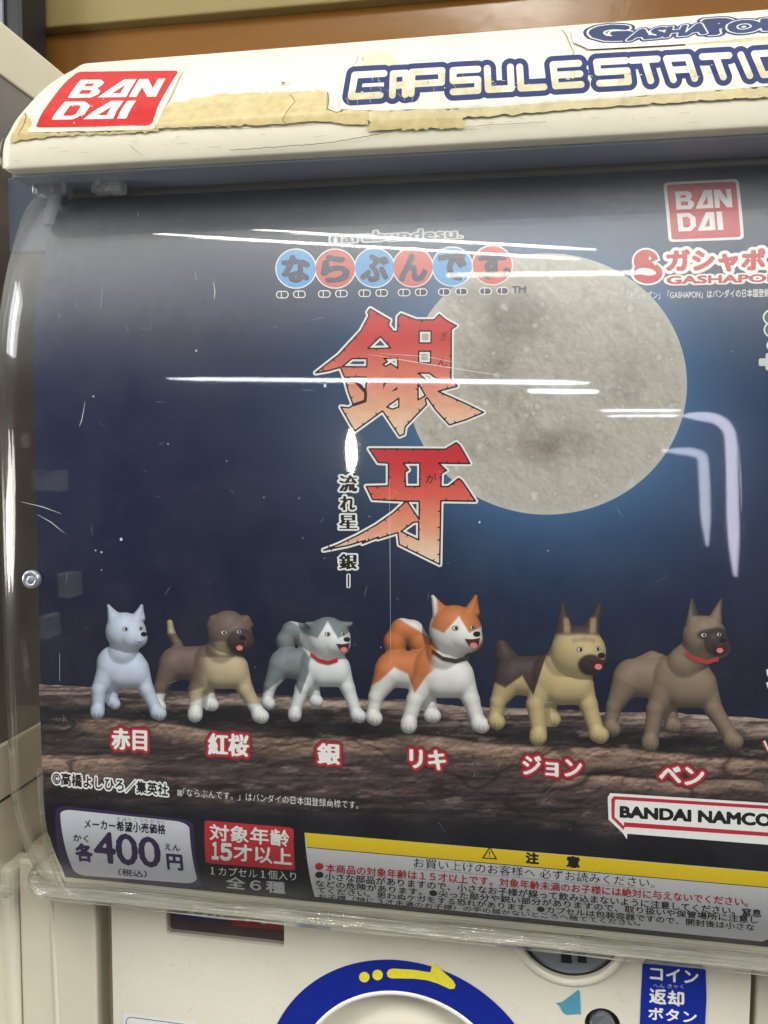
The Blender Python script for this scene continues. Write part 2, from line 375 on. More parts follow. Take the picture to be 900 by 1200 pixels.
M_card = print_mat('card_print', rough=0.42, grain=0.018, scale=1500, spec=0.25)
M_stick = print_mat('sticker_print', rough=0.3, grain=0.03, scale=700, bump=0.1)
M_hoodprint = print_mat('worn_sticker_print', rough=0.5, grain=0.06, scale=260, bump=0.25, spec=.1)
M_hood = plastic('aged_cream_plastic', (203, 198, 178), rough=.42, var=.04, scale=14, bump=.12, dirt=(196, 180, 140), dscale=45, damt=.35)
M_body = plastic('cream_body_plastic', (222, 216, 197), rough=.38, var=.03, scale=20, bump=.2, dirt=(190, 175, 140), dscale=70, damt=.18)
M_panel = plastic('cream_panel_plastic', (221, 216, 200), rough=.33, var=.025, scale=30, bump=.3, dirt=(196, 184, 156), dscale=38, damt=.22)
M_dark = plastic('dark_rubber', (26, 25, 27), rough=.5, var=.2)
M_int = plastic('dark_interior', (118, 122, 130), rough=.55, var=.3, scale=12)
M_smoke = plastic('smoked_side_panel', (112, 110, 106), rough=.25, var=.25, scale=9)
M_metal = plastic('brushed_metal', (160, 162, 170), rough=.28, var=.08, scale=60); M_metal.node_tree.nodes['Principled BSDF'].inputs['Metallic'].default_value = .6
M_clear = clear_mat('clear_cover', haze=.006, bump=.004, rough=.02, dust_sheen=(.015, .080, .27))
M_clear_in = clear_mat('clear_cover_inner', haze=.004, bump=.003, rough=.03)
M_rim = clear_mat('clear_rim', tint=(.97, .965, .93), haze=.05, bump=1.0, rough=.04, stretch=(14, 420, 420), gain=2.2)
M_tab = clear_mat('clear_tab', tint=(.9, .91, .93), haze=.3, bump=.6, rough=.04, stretch=(200, 20, 20), gain=2.0)

def emis(name, col, st):
    m = bpy.data.materials.new(name); m.use_nodes = True; n = m.node_tree; n.nodes.clear()
    e = n.nodes.new('ShaderNodeEmission'); e.inputs[0].default_value = tuple(col)+(1,); e.inputs[1].default_value = st
    o = n.nodes.new('ShaderNodeOutputMaterial'); n.links.new(e.outputs[0], o.inputs[0]); return m

# ------------------------------------------------------------------ mesh pieces
import bmesh
def bm_obj(name, bm, m, parent=None, smooth=False):
    me = bpy.data.meshes.new(name); bmesh.ops.recalc_face_normals(bm, faces=bm.faces[:]); bm.to_mesh(me); bm.free()
    if smooth: me.polygons.foreach_set('use_smooth', np.ones(len(me.polygons), bool))
    return link(name, me, parent, m)
def box(name, x0, x1, y0, y1, z0, z1, m, parent=None, bev=0.0, seg=3):
    bm = bmesh.new(); bmesh.ops.create_cube(bm, size=1.0)
    for v in bm.verts: v.co = Vector(((x0+x1)/2+v.co.x*(x1-x0), (y0+y1)/2+v.co.y*(y1-y0), (z0+z1)/2+v.co.z*(z1-z0)))
    if bev: bmesh.ops.bevel(bm, geom=bm.edges[:], offset=bev, segments=seg, affect='EDGES', profile=.6)
    return bm_obj(name, bm, m, parent, smooth=False)
def tube(name, pts, rad, m, parent=None, n=12):
    pts = [Vector(p) for p in pts]; V = []; T = []; rads = np.broadcast_to(np.asarray(rad, float), (len(pts),))
    for i, p in enumerate(pts):
        d = (pts[min(i+1, len(pts)-1)]-pts[max(i-1, 0)]).normalized(); a = d.orthogonal().normalized() if i == 0 else (a-d*a.dot(d)).normalized(); b = d.cross(a)
        V += [tuple(p+(a*cos(2*pi*k/n)+b*sin(2*pi*k/n))*float(rads[i])) for k in range(n)]
    for i in range(len(pts)-1):
        for k in range(n): T.append((i*n+k, i*n+(k+1) % n, (i+1)*n+(k+1) % n, (i+1)*n+k))
    me = mesh_np(name, V, T); return link(name, me, parent, m)
def grid_obj(name, P, m, parent=None, flip=False):
    ny, nx = P.shape[:2]; i = (np.arange(ny-1)[:, None]*nx+np.arange(nx-1)).ravel()
    T = np.stack([i, i+1, i+nx+1, i+nx], 1)
    if flip: T = T[:, ::-1]
    return link(name, mesh_np(name, P.reshape(-1, 3), T), parent, m)
def cyl(name, c, r, depth, m, parent=None, n=64, r2=None, bev=0.0):
    """disc facing -Y at c (front face), depth towards +Y"""
    bm = bmesh.new(); bmesh.ops.create_cone(bm, cap_ends=True, segments=n, radius1=r, radius2=r if r2 is None else r2, depth=depth)
    for v in bm.verts: x, y, z = v.co; v.co = Vector((c[0]+x, c[1]+depth/2-z if r2 is None else c[1]+depth/2-z, c[2]+y))
    if bev: bmesh.ops.bevel(bm, geom=[e for e in bm.edges if abs(e.verts[0].co.y-c[1]) < 1e-6 and abs(e.verts[1].co.y-c[1]) < 1e-6], offset=bev, segments=3, affect='EDGES')
    return bm_obj(name, bm, m, parent)
def ring(name, c, r0, r1, y0, y1, m, parent=None, n=96, bev=0.0006):
    """annulus with a rounded front: section swept about Y"""
    sec = [(r0, y1), (r0, y0+bev), (r0+bev, y0), (r1-bev, y0), (r1, y0+bev), (r1, y1)]; V = []; T = []
    for k in range(n):
        a = 2*pi*k/n
        for rr, yy in sec: V.append((c[0]+rr*cos(a), yy, c[2]+rr*sin(a)))
    s = len(sec)
    for k in range(n):
        for j in range(s-1): T.append((k*s+j, k*s+j+1, ((k+1) % n)*s+j+1, ((k+1) % n)*s+j))
    me = mesh_np(name, V, T, smooth=False); return link(name, me, parent, m)

# ================================================================== the setting
def y_card(z):
    return 3.9*np.maximum(z-0.03, 0)**2 + 7.65*np.maximum(-0.14-z, 0)**2
S_card = Surf((-0.1865, 0.106), y_card)
NAVY = lin((22, 28, 60)); WHITE = lin((238, 238, 236)); BLK = lin((22, 18, 24)); RED = lin((196, 44, 58))

# back wall: brown board with a paler glossy band above
M_wall = plastic('brown_board', (122, 82, 34), rough=.16, var=.08, scale=5, bump=.5, spec=.5)
M_wall2 = plastic('olive_board', (132, 116, 70), rough=.5, var=.06, scale=4)
zb = float(hit_y(34, 43, .62)[2])
wl = box('back_wall', -1.2, 1.6, .62, .66, -.8, zb, M_wall); tag(wl, kind='structure')
wl2 = box('upper_back_wall', -1.2+.0, 1.6, .605, .655, zb+.0005, zb+.5, M_wall2, None, bev=.003); tag(wl2, kind='structure')
xp = float(hit_y(31, 20, .56)[0])
pst = empty('dark_post', (xp-.1, .57, -.8), label='black upright post in front of the brown wall at the far left', cat='post')
box('post_body', xp-.10, xp, .55, .60, -.8, .9, M_dark, pst, bev=.004)
box('edge_strip', xp-.028, xp-.020, .546, .5495, -.8, .9, M_int, pst, bev=.001)

# ================================================================== poster card
card = empty('poster_card', (0, 0, -0.1865), label='dark blue poster card with six printed toy dogs and a moon behind the clear cover', cat='poster')
XL, XR = -0.193, 0.118
nx = 200; nt_ = len(S_card.t); Xg = np.linspace(XL, XR, nx)
XX, TT = np.meshgrid(Xg, S_card.t); P, N = S_card.pos(XX, TT)
# rounded top-left corner
rc = .008; tmax = S_card.t[-1]
dx = np.maximum(XL+rc-XX, 0)/rc; TT2 = np.where(XX < XL+rc, np.minimum(TT, tmax-rc+rc*np.sqrt(np.maximum(1-dx**2, 0))), TT); P, N = S_card.pos(XX, TT2)
# photo pixel of each vertex, to grade the printed night sky
d = P-CAM; dz = d@F_; PX = 450+FPX*(d@R_)/dz; PY = 600-FPX*(d@U_)/dz
def sg(x, k=.6): return 1/(1+np.exp(-np.clip(x/k, -50, 50)))
def mixc(a, b, t): t = np.clip(t, 0, 1)[..., None]; return a*(1-t)+b*t
MC = (641, 450)
def sky_col(X, Y):
    dm = np.hypot((X-MC[0])/1.07, Y-MC[1])-153
    c = mixc(lin((15, 24, 62)), lin((8, 14, 44)), (Y-560)/200)
    c = mixc(c, lin((66, 104, 146)), .95*np.exp(-np.maximum(dm, 0)/70)*(1-.45*np.clip((Y-560)/150, 0, 1)))
    c = mixc(c, lin((40, 46, 66)), np.clip((330-Y)/130, 0, 1)*.6)
    c = mixc(c, lin((16, 17, 30)), (Y-925-.07*X+20)/30)
    return c
base_c = sky_col(PX, PY)
cl = fbm(nt_, nx, 4, 4); base_c = base_c*(0.78+.44*cl)[..., None]
i = (np.arange(nt_-1)[:, None]*nx+np.arange(nx-1)).ravel(); T = np.stack([i, i+1, i+nx+1, i+nx], 1)
me = mesh_np('card_sheet', P.reshape(-1, 3), T, base_c.reshape(-1, 3), N.reshape(-1, 3)); sheet = link('card_sheet', me, card, M_card)
# card thickness: white cut edge down the left side and a pale back
Pb = P.copy(); Pb[..., 1] += .0006; M_paper = plastic('paper_back', (205, 205, 200), rough=.7)
grid_obj('card_back', Pb, M_paper, card)
E_ = np.stack([P[:, 0], P[:, 0]+np.array([0, .0006, 0])], 1); grid_obj('cut_edge', E_, M_paper, card)

def Pr(layer): return Print(S_card, layer)
# --- stars
p = Pr(1)
for k in range(26):
    x = random.uniform(60, 890); y = random.uniform(380, 790)
    if ((x-641)/164)**2+((y-450)/153)**2 < 1.02: continue
    r_ = random.choice([.6, .7, .9, 1.3]); p.poly([ell(x, y, r_, r_, 6)], lin((190, 200, 215))*random.uniform(.3, 1))
for x, y, r_ in ((142, 632, 2.0), (112, 645, 1.1), (119, 647, 1.3), (381, 452, 2.0), (68, 574, .1), (230, 411, 1.2), (562, 612, 1.5), (119, 668, .8)):
    if r_ > .5: p.poly([ell(x, y, r_*.8, r_, 10)], lin((215, 228, 240)))
tag(p.build('star_print', card, M_card), kind='stuff')

# --- moon
p = Pr(2); st = 1.15; mx0, my0 = 470, 290; ny_, nx_ = int(326/st), int(344/st)
yy, xx = np.mgrid[0:ny_, 0:nx_]; X = mx0+xx*st; Y = my0+yy*st
f = (np.hypot((X-641)/164, (Y-450)/153)-1)*155
n1 = fbm(ny_, nx_, 3, 3, 6, .6); n2 = fbm(ny_, nx_, 14, 14, 5, .75); n3 = fbm(ny_, nx_, 60, 60, 2, .8)
maria = np.zeros_like(n1)
for cx, cy, rx, ry, a in ((600, 370, 62, 34, .9), (565, 430, 36, 26, .55), (540, 340, 30, 14, .4), (690, 365, 30, 18, .5), (650, 520, 52, 22, .45), (598, 480, 30, 30, .4), (735, 430, 22, 44, .35), (560, 520, 22, 14, .3)):
    maria += a*np.exp(-(((X-cx)/rx)**2+((Y-cy)/ry)**2+(n1-.5)*3.5))
v = np.clip(maria, 0, 1)
mc = mixc(lin((186, 181, 171)), lin((134, 125, 114)), v*.85+(n2-.5)*1.3+(n3-.5)*.5)
rays = np.clip((n2-.58)*4, 0, 1)*(1-v); mc = mixc(mc, lin((214, 210, 202)), rays*.7)
for k in range(220):                     # small craters and bright spots
    cx, cy = random.uniform(490, 795), random.uniform(305, 598); rr = random.triangular(.9, 4.2, 1.2); dd = np.hypot(X-cx, Y-cy)
    mc = mixc(mc, lin((220, 217, 210)), np.exp(-(dd/rr)**2)*random.uniform(.2, .7)); mc = mixc(mc, lin((128, 120, 110)), np.exp(-((dd-rr*1.5)/1.3)**2)*random.uniform(0, .3))
hm = fbm(ny_, nx_, 10, 10, 5, .7)*16; g1, g2_ = np.gradient(hm); mc = mc*np.clip(1+g1*.11-g2_*.11, .7, 1.3)[..., None]; mc = mc*(.93+.14*n3)[..., None]; mc = mixc(mc, lin((205, 208, 205)), np.clip(f/10+1, 0, 1)*.35)
class Img:                               # bilinear lookup of a painted array
    def __init__(s, a, x0, y0, st): s.a, s.x0, s.y0, s.st = a, x0, y0, st
    def __call__(s, X, Y):
        return s.a[np.clip(((Y-s.y0)/s.st).round().astype(int), 0, s.a.shape[0]-1), np.clip(((X-s.x0)/s.st).round().astype(int), 0, s.a.shape[1]-1)]
p.iso(f, mx0, my0, st, 0.0, Img(mc, mx0, my0, st)); p.build('moon_print', card, M_card)

# --- rock and timber ledge under the dogs
p = Pr(2); st = 1.3; lx0, ly0 = 30, 790; nx_ = int(880/st); ny_ = int(230/st)
yy, xx = np.mgrid[0:ny_, 0:nx_]; X = lx0+xx*st; Y = ly0+yy*st
rn = np.random.default_rng(5)
big = fbm(ny_, nx_, 3, 9, 5, .6, ) ; fine = fbm(ny_, nx_, 26, 20, 5, .7); streak = fbm(ny_, nx_, 40, 7, 4, .65)
top = 802+.048*(X-60)+np.interp(X, [0, 260, 300, 480, 520, 700, 800, 900], [0, 0, 0, -1, 2, 1, -2, 0])+(fbm(ny_, nx_, 1, 30)-.5)*5
yr = Y-top
c = mixc(lin((146, 127, 118)), lin((66, 54, 54)), yr/30+(big-.5)*1.5)
c = mixc(c, lin((172, 152, 140)), np.clip((streak-.52)*9, 0, 1)*np.exp(-yr/30)*.8)
c = mixc(c, lin((34, 27, 32)), np.clip((.47-streak)*14, 0, 1)*.8)
# dark shade cast beneath the row of dogs
shade = np.exp(-((yr-34-6*np.sin(X/60))/15)**2); c = mixc(c, lin((22, 19, 27)), shade*(.5+.5*big)*1.15)
c = mixc(c, lin((20, 17, 24)), sg(yr-18+(big-.5)*16, 3)*sg(62-yr+(fine-.5)*10, 4)*.62)
# second ledge: paler rock slabs
for (a, b, y0, hh) in ((100, 300, 846, 26), (290, 470, 862, 28), (480, 905, 866, 34), (30, 150, 880, 40), (640, 905, 905, 22)):
    e0 = y0+.055*(X-a)+6*np.sin((X-a)/47+y0)*.5+(big-.5)*14; m_ = 1/(1+np.exp(-(Y-e0)/1.6))*1/(1+np.exp((Y-e0-hh*(.6+.8*big))/5))/(1+np.exp(-(X-a)/7))/(1+np.exp((X-b)/9))
    c = mixc(c, mixc(lin((176, 146, 128)), lin((74, 58, 56)), (Y-e0)/hh*1.3+(fine-.5)*1.6), m_*.95)
    c = mixc(c, lin((12, 10, 16)), np.exp(-((Y-e0+2.5)/2.2)**2)/(1+np.exp(-(X-a)/7))/(1+np.exp((X-b)/9))*.85)
c = mixc(c, lin((160, 140, 130)), np.clip((fine-.6)*7, 0, 1)*.35); c = mixc(c, lin((26, 21, 27)), np.clip((.44-fine)*9, 0, 1)*.6)
ck = np.abs(fbm(ny_, nx_, 6, 8, 4, .6)-.5); c = mixc(c, lin((15, 12, 18)), np.clip(1-ck/.012, 0, 1)*.6)
c = mixc(c, lin((14, 12, 17)), np.clip(1-np.abs(fbm(ny_, nx_, 3, 5, 4, .5)-.5)/.02, 0, 1)*sg(yr-30, 4)*.8)
hf = fbm(ny_, nx_, 7, 16, 6, .62)*9+np.abs(fbm(ny_, nx_, 12, 12, 5, .6)-.5)*9; gy_, gx_ = np.gradient(hf); c = c*np.clip(1+gy_*.95+gx_*.35, .35, 1.8)[..., None]
for fx, fy in ((105, 831), (180, 836), (128, 826), (198, 838), (229, 845), (302, 846), (256, 832), (318, 836), (346, 851), (412, 850), (378, 838), (440, 842), (483, 857), (562, 857), (507, 842), (585, 850), (630, 868), (697, 866), (652, 850), (722, 860), (763, 876), (866, 872), (806, 864)):
    c = mixc(c, lin((10, 8, 12)), .9*np.exp(-(((X-fx-4)/17)**2+((Y-fy-1)/4.6)**2)))
c = mixc(c, lin((24, 20, 28)), (Y-918-.052*X+(big-.5)*50)/22*.95)
c = mixc(c, lin((15, 16, 28)), (Y-928-.07*X)/14)
f = np.maximum(-yr, Y-(975+.07*X)); fL = 39.5+.04*(Y-790)-X; 
edge_px = np.interp(Y, [780, 820, 860, 900, 940, 960, 990, 1020], [44.5, 45.5, 47.5, 49, 50.5, 52.5, 58, 68])
f = np.maximum(f, edge_px+.6-X); p.iso(f, lx0, ly0, st, 0, Img(c, lx0, ly0, st)); p.build('rock_ledge_print', card, M_card)

# --- dogs: printed pictures of small toy dogs (plain generic dogs)
_nd = [0]
def dog(name, prims, paint, marks, label, lay=3):
    _nd[0] += 1; lay = 3+_nd[0] % 2
    """prims: (x0,y0,r0,x1,y1,r1,z) tapered capsules in photo px; shaded like a photographed figure"""
    P_ = np.array(prims, float); st = .7
    x0 = min((P_[:, 0]-P_[:, 2]).min(), (P_[:, 3]-P_[:, 5]).min())-4; x1 = max((P_[:, 0]+P_[:, 2]).max(), (P_[:, 3]+P_[:, 5]).max())+4
    y0 = min((P_[:, 1]-P_[:, 2]).min(), (P_[:, 4]-P_[:, 5]).min())-4; y1 = max((P_[:, 1]+P_[:, 2]).max(), (P_[:, 4]+P_[:, 5]).max())+4
    yy, xx = np.mgrid[0:int((y1-y0)/st)+2, 0:int((x1-x0)/st)+2]; X = x0+xx*st; Y = y0+yy*st
    D = np.full(X.shape, 99.0); H = np.full(X.shape, -60.0); K = 3.0; toes = [(q[3], q[4]) for q in prims if q[7-1] is not None and 7 < q[2] < 11.5 and abs(q[4]-q[1]) < 3.2 and abs(q[3]-q[0]) < 7 and q[1] > max(r_[1] for r_ in prims)-22]
    for ax, ay, ra, bx, by, rb, z in P_:
        dx, dy = bx-ax, by-ay; t = np.clip(((X-ax)*dx+(Y-ay)*dy)/(dx*dx+dy*dy+1e-9), 0, 1); rr = ra+(rb-ra)*t; d_ = np.hypot(X-ax-t*dx, Y-ay-t*dy)
        s_ = d_-rr; h = np.clip(.5+.5*(D-s_)/K, 0, 1); D = D*(1-h)+s_*h-K*h*(1-h)
        hz = z+np.sqrt(np.maximum(rr*rr-d_*d_, 0)) - np.maximum(s_, 0)*6; kk = 5.0; h = np.clip(.5+.5*(hz-H)/kk, 0, 1); H = H*(1-h)+hz*h+kk*h*(1-h)
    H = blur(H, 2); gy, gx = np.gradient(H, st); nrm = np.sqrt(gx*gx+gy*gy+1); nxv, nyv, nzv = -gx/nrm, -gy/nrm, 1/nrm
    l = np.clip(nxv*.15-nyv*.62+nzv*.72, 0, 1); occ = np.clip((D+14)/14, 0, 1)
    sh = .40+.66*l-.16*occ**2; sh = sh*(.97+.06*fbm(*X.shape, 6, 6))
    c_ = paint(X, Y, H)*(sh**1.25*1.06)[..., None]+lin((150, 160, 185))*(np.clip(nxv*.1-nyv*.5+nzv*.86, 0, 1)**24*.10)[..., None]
    for ax, ay in toes:                       # moulded toe lines
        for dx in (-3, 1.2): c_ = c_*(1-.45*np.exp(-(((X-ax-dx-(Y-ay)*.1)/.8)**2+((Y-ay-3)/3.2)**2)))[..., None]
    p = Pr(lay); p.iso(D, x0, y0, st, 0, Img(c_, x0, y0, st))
    p.cur = 6
    for m_ in marks:
        if m_[0] == 'e': p.poly([ell(*m_[1:6][:4], 16, m_[6] if len(m_) > 6 else 0)], lin(m_[5]))
        else: p.poly([m_[1]], lin(m_[2]))
        p.cur += 1
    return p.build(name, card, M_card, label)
def body(ox, oy, s, hx=0, hy=0, hr=27, headz=34, legs=None, ears='up', tail='curl', mz=(20, 12, 12), fat=1.0, front=False):
    """3/4 standing dog; ox,oy = chest centre"""
    q = []
    def c(x0, y0, r0, x1, y1, r1, z): q.append((ox+x0*s, oy+y0*s, r0*s*fat if r0 > 0 else 1, ox+x1*s, oy+y1*s, r1*s*fat, z*s))
    if not front:
        c(-62, -6, 21, -20, -4, 24, -14)                                      # back
        c(-68, 0, 17, -82, 26, 9, -8); c(-82, 26, 8.5, -86, 46, 7.5, -8); c(-86, 50, 8.5, -83, 52, 8.5, -5)   # near hind leg
        c(-28, 14, 11, -20, 34, 8.5, -34); c(-20, 34, 8, -18, 44, 8, -34); c(-18, 48, 8.5, -14, 49, 8, -32)    # far hind leg
    else:
        c(-22, 10, 12, -18, 44, 8, -34); c(-16, 47, 7.5, -14, 49, 7.5, -32)
    c(-14, -6, 25, 4, -2, 25, 0); c(-6, 6, 22, 10, 6, 22, 4)                    # chest
    lx = legs or (-42, 60, 36, 58)
    c(-22, 2, 16.5, -36, 30, 10.5, 6); c(-36, 30, 10, lx[0], lx[1]-8, 8.5, 8); c(lx[0]-1, lx[1]-2, 9.6, lx[0]-1, lx[1], 9.8, 12)
    c(16, 2, 16.5, 29, 30, 10, 4); c(29, 30, 9.5, lx[2], lx[3]-8, 8.5, 6); c(lx[2]+2, lx[3]-2, 9.6, lx[2]+6, lx[3], 9.4, 10)
    c(-4, -22, 19, hx*.7, hy*.55-8, 19, 14)                                      # neck
    q.append((ox+hx*s-3*s, oy+hy*s, hr*s, ox+hx*s+2*s, oy+hy*s+2, hr*s*.96, headz*s))
    q.append((ox+(hx+8)*s, oy+(hy+8)*s, 15*s, ox+(hx+mz[0])*s, oy+(hy+mz[1])*s, mz[2]*s, (headz+16)*s))
    hx_, hy_ = ox+hx*s, oy+hy*s
    if ears == 'up':
        for sx, tx in ((-19, -26), (13, 21)):
            q.append((hx_+sx*s*hr/27, hy_-17*s*hr/27, 8*s, hx_+tx*s*hr/27, hy_-(36)*s*hr/27, 1.6*s, (headz+4)*s)); q.append((hx_+(sx+7)*s*hr/27, hy_-19*s*hr/27, 6*s, hx_+tx*s*hr/27, hy_-36*s*hr/27, 1.4*s, (headz+2)*s))
    elif ears == 'tall':
        for sx, tx in ((-15, -17), (10, 20)):
            k_ = s*hr/27*1.05; q.append((hx_+sx*k_, hy_-16*k_, 10*k_, hx_+tx*k_, hy_-45*k_, 2.0*k_, (headz+4)*s))
    elif ears == 'flop':
        for sx, tx in ((-19, -32), (15, 30)):
            q.append((hx_+sx*s, hy_-15*s, 8*s, hx_+tx*s, hy_-19*s, 3*s, (headz+4)*s))
    else:
        for sx, tx in ((-22, -27), (20, 26)):
            q.append((hx_+sx*s, hy_-14*s, 7*s, hx_+tx*s, hy_-8*s, 4*s, (headz+6)*s))
    if tail == 'curl':
        pts = [(-58, -18, 10), (-60, -38, 13), (-52, -52, 13), (-40, -50, 13), (-32, -38, 12), (-26, -22, 9)]
    elif tail == 'up': pts = [(-58, -16, 7), (-60, -30, 6), (-68, -44, 5), (-70, -58, 4)]
    elif tail == 'bob': pts = [(-52, -22, 8), (-40, -27, 8), (-30, -24, 8)]
    elif tail == 'low': pts = [(-60, -12, 12), (-74, -30, 12), (-78, -42, 8)]
    else: pts = []
    for a, b in zip(pts, pts[1:]): q.append((ox+a[0]*s, oy+a[1]*s, a[2]*s, ox+b[0]*s, oy+b[1]*s, b[2]*s, -24*s))
    return q
def face(hx, hy, s, mouth=True, eye=(40, 34, 34), tall=1.0):
    m_ = [('e', hx-4.5*s, hy-1*s, 4.3*s, 3.3*s, (60, 50, 50)), ('e', hx+17.2*s, hy-2*s, 3.4*s, 3.1*s, (60, 50, 50)), ('e', hx-4*s, hy-1*s, 3.5*s, 2.5*s, (236, 236, 232)), ('e', hx-3.5*s, hy-1*s, 2.1*s, 2.2*s, eye), ('e', hx+17*s, hy-2*s, 2.8*s, 2.3*s, (236, 236, 232)), ('e', hx+17.4*s, hy-2*s, 1.8*s, 2.0*s, eye)]
    m_ += [('e', hx+22*s, hy+6*s, 4.6*s, 3.4*s, (26, 22, 24))]
    if mouth: m_ += [('p', [(hx+7*s, hy+12*s), (hx+16*s, hy+12.5*s), (hx+26*s, hy+11*s), (hx+24*s, hy+20*s), (hx+18*s, hy+24*s), (hx+12*s, hy+20*s)], (78, 24, 28)), ('e', hx+18*s, hy+20*s, 4.6*s, 3.6*s, (214, 128, 126))]
    else: m_ += [('p', [(hx+9*s, hy+15*s), (hx+17*s, hy+17.5*s), (hx+24*s, hy+14*s), (hx+17*s, hy+19*s)], (70, 62, 66))]
    return m_
def collar(cx, cy, w_, h_, col, tilt=0):
    a = [(cx-w_, cy-3), (cx-w_*.4, cy+h_-3), (cx+w_*.3, cy+h_), (cx+w_, cy+h_*.5)]; b = [(x, y+5) for x, y in a][::-1]; return ('p', a+b, col)
Wt = lin((226, 232, 242))
def paint_white(X, Y, H): return np.broadcast_to(lin((206, 217, 238)), X.shape+(3,))
dog('dog_picture', body(147, 783, .86, 2, -50, 26, front=True, tail='none', legs=(-37, 60, 41, 62), mz=(17, 10, 11)), paint_white,
    face(147+4, 738, .82, mouth=False), 'white dog standing front-on with pricked ears')
def paint_brown(X, Y, H):
    c = np.broadcast_to(lin((118, 98, 90)), X.shape+(3,)); tan = lin((200, 182, 148))
    m1 = sg(Y-(770+.0*X+np.maximum(0, (235-X))*.35))*sg(X-240, 3); c = mixc(c, tan, m1); c = mixc(c, tan, sg(Y-(862-.33*X+22))*sg(245-X, 2))
    c = mixc(c, tan, sg(7-np.abs(X-(256+.35*(Y-750))), 2)*sg(Y-752)*sg(768-Y)); c = mixc(c, tan, sg(219-X)*sg(742-Y)*.9)
    c = mixc(c, lin((70, 58, 58)), sg(17-np.hypot((X-283), (Y-752)*1.1)))
    return mixc(c, lin((240, 240, 238)), sg(Y-np.interp(X, [190, 215, 225, 250, 280, 310], [813, 813, 823, 812, 824, 826])))
dog('dog_picture', body(262, 782, .9, 9, -47, 27, ears='side', tail='up', legs=(-36, 62, 44, 64), mz=(17, 13, 14)), paint_brown,
    face(266, 742, .85), 'brown and tan short-eared dog with white socks')
def paint_grey(X, Y, H):
    g = lin((128, 138, 142)); c = np.broadcast_to(g, X.shape+(3,)); w_ = lin((236, 238, 240))
    c = mixc(c, w_, sg(Y-np.interp(X, [310, 330, 345, 352, 362, 380, 402, 420], [812, 796, 800, 814, 788, 776, 776, 788])))
    head = sg(32-np.hypot(X-385, Y-746)); c = mixc(c, w_, head*sg(Y-np.interp(X, [355, 372, 384, 396, 412], [742, 748, 728, 748, 740]))); c = mixc(c, w_, sg(26-np.hypot(X-388, Y-782)))
    return mixc(c, w_, (1-head)*sg((728+(X-340)*.5)-Y)*sg(366-X))
dog('dog_picture', body(384, 782, .82, 3, -43, 29, ears='flop', tail='curl', legs=(-46, 68, 40, 70), mz=(17, 12, 12)), paint_grey,
    face(388, 744, .85)+[collar(380, 767, 16, 7, (176, 40, 44))], 'grey and white dog with folded ears and a red collar')
def paint_orange(X, Y, H):
    c = np.broadcast_to(lin((208, 124, 70)), X.shape+(3,)); w_ = lin((240, 238, 234))
    c = mixc(c, w_, sg(Y-np.interp(X, [430, 445, 462, 478, 486, 500, 520, 545, 560], [806, 798, 782, 790, 812, 792, 776, 768, 780])))
    head = sg(31-np.hypot(X-536, Y-738)); c = mixc(c, w_, head*sg(Y-np.interp(X, [505, 520, 538, 550, 565], [735, 742, 722, 742, 734])))
    c = mixc(c, w_, sg(30-np.hypot(X-532, Y-785))*sg(X-508, 2)); return mixc(c, w_, (1-head)*sg((724+(X-466)*.6)-Y)*sg(746-Y)*sg(512-X))
dog('dog_picture', body(523, 790, 1.0, 12, -52, 29, tail='curl', legs=(-43, 60, 36, 60), mz=(18, 13, 13)), paint_orange,
    face(538, 737, .95)+[collar(528, 763, 22, 9, (52, 48, 40))], 'orange and white dog with a curled tail and a dark collar')
def paint_shep(X, Y, H):
    c = np.broadcast_to(lin((206, 184, 136)), X.shape+(3,)); d_ = lin((74, 58, 56))
    head = sg(36-np.hypot(X-680, Y-763)); m_ = sg(-(Y-np.interp(X, [580, 592, 612, 625, 640, 652], [800, 806, 792, 815, 768, 772])))*sg(648-X, 2)*(1-head); c = mixc(c, d_, m_)
    c = mixc(c, d_, sg(744-Y, 1)*1.0); c = mixc(c, lin((168, 140, 108)), sg(3.6-np.abs(X-np.where(X < 684, 664.5, 695)-(745-Y)*.0), .5)*sg(742-Y)*sg(Y-724)*.9); c = mixc(c, lin((120, 92, 74)), sg(3-np.abs(Y-749-.12*np.abs(X-684)))*sg(14-np.abs(X-684))*.5)
    return mixc(c, lin((70, 54, 54)), sg(15-np.hypot((X-692), (Y-779)*1.2)))
dog('dog_picture', body(662, 797, .95, 18, -36, 32, ears='tall', tail='low', legs=(-32, 70, 38, 68), mz=(16, 16, 13), fat=1.12), paint_shep,
    face(684, 762, .95), 'black and tan upright-eared dog')
def paint_fawn(X, Y, H):
    c = np.broadcast_to(lin((140, 120, 102)), X.shape+(3,)); c = mixc(c, lin((60, 54, 56)), sg(17-np.hypot((X-841), (Y-752)*1.0)))
    c = mixc(c, lin((62, 52, 52)), sg(1-np.hypot((X-834)/17, (Y-744)/7.5), .06)); return mixc(c, lin((74, 62, 60)), sg(722-Y)*sg(4.5-np.abs(X-np.where(X < 830, 815, 848.5)+(Y-710)*-.05)))
dog('dog_picture', body(806, 800, 1.05, 20, -52, 23, ears='tall', tail='bob', legs=(-41, 68, 47, 66), mz=(15, 12, 13)), paint_fawn,
    face(828, 745, .85, eye=(60, 60, 66))+[collar(822, 765, 20, 8, (178, 48, 52))], 'fawn dog with a dark muzzle and a red collar')

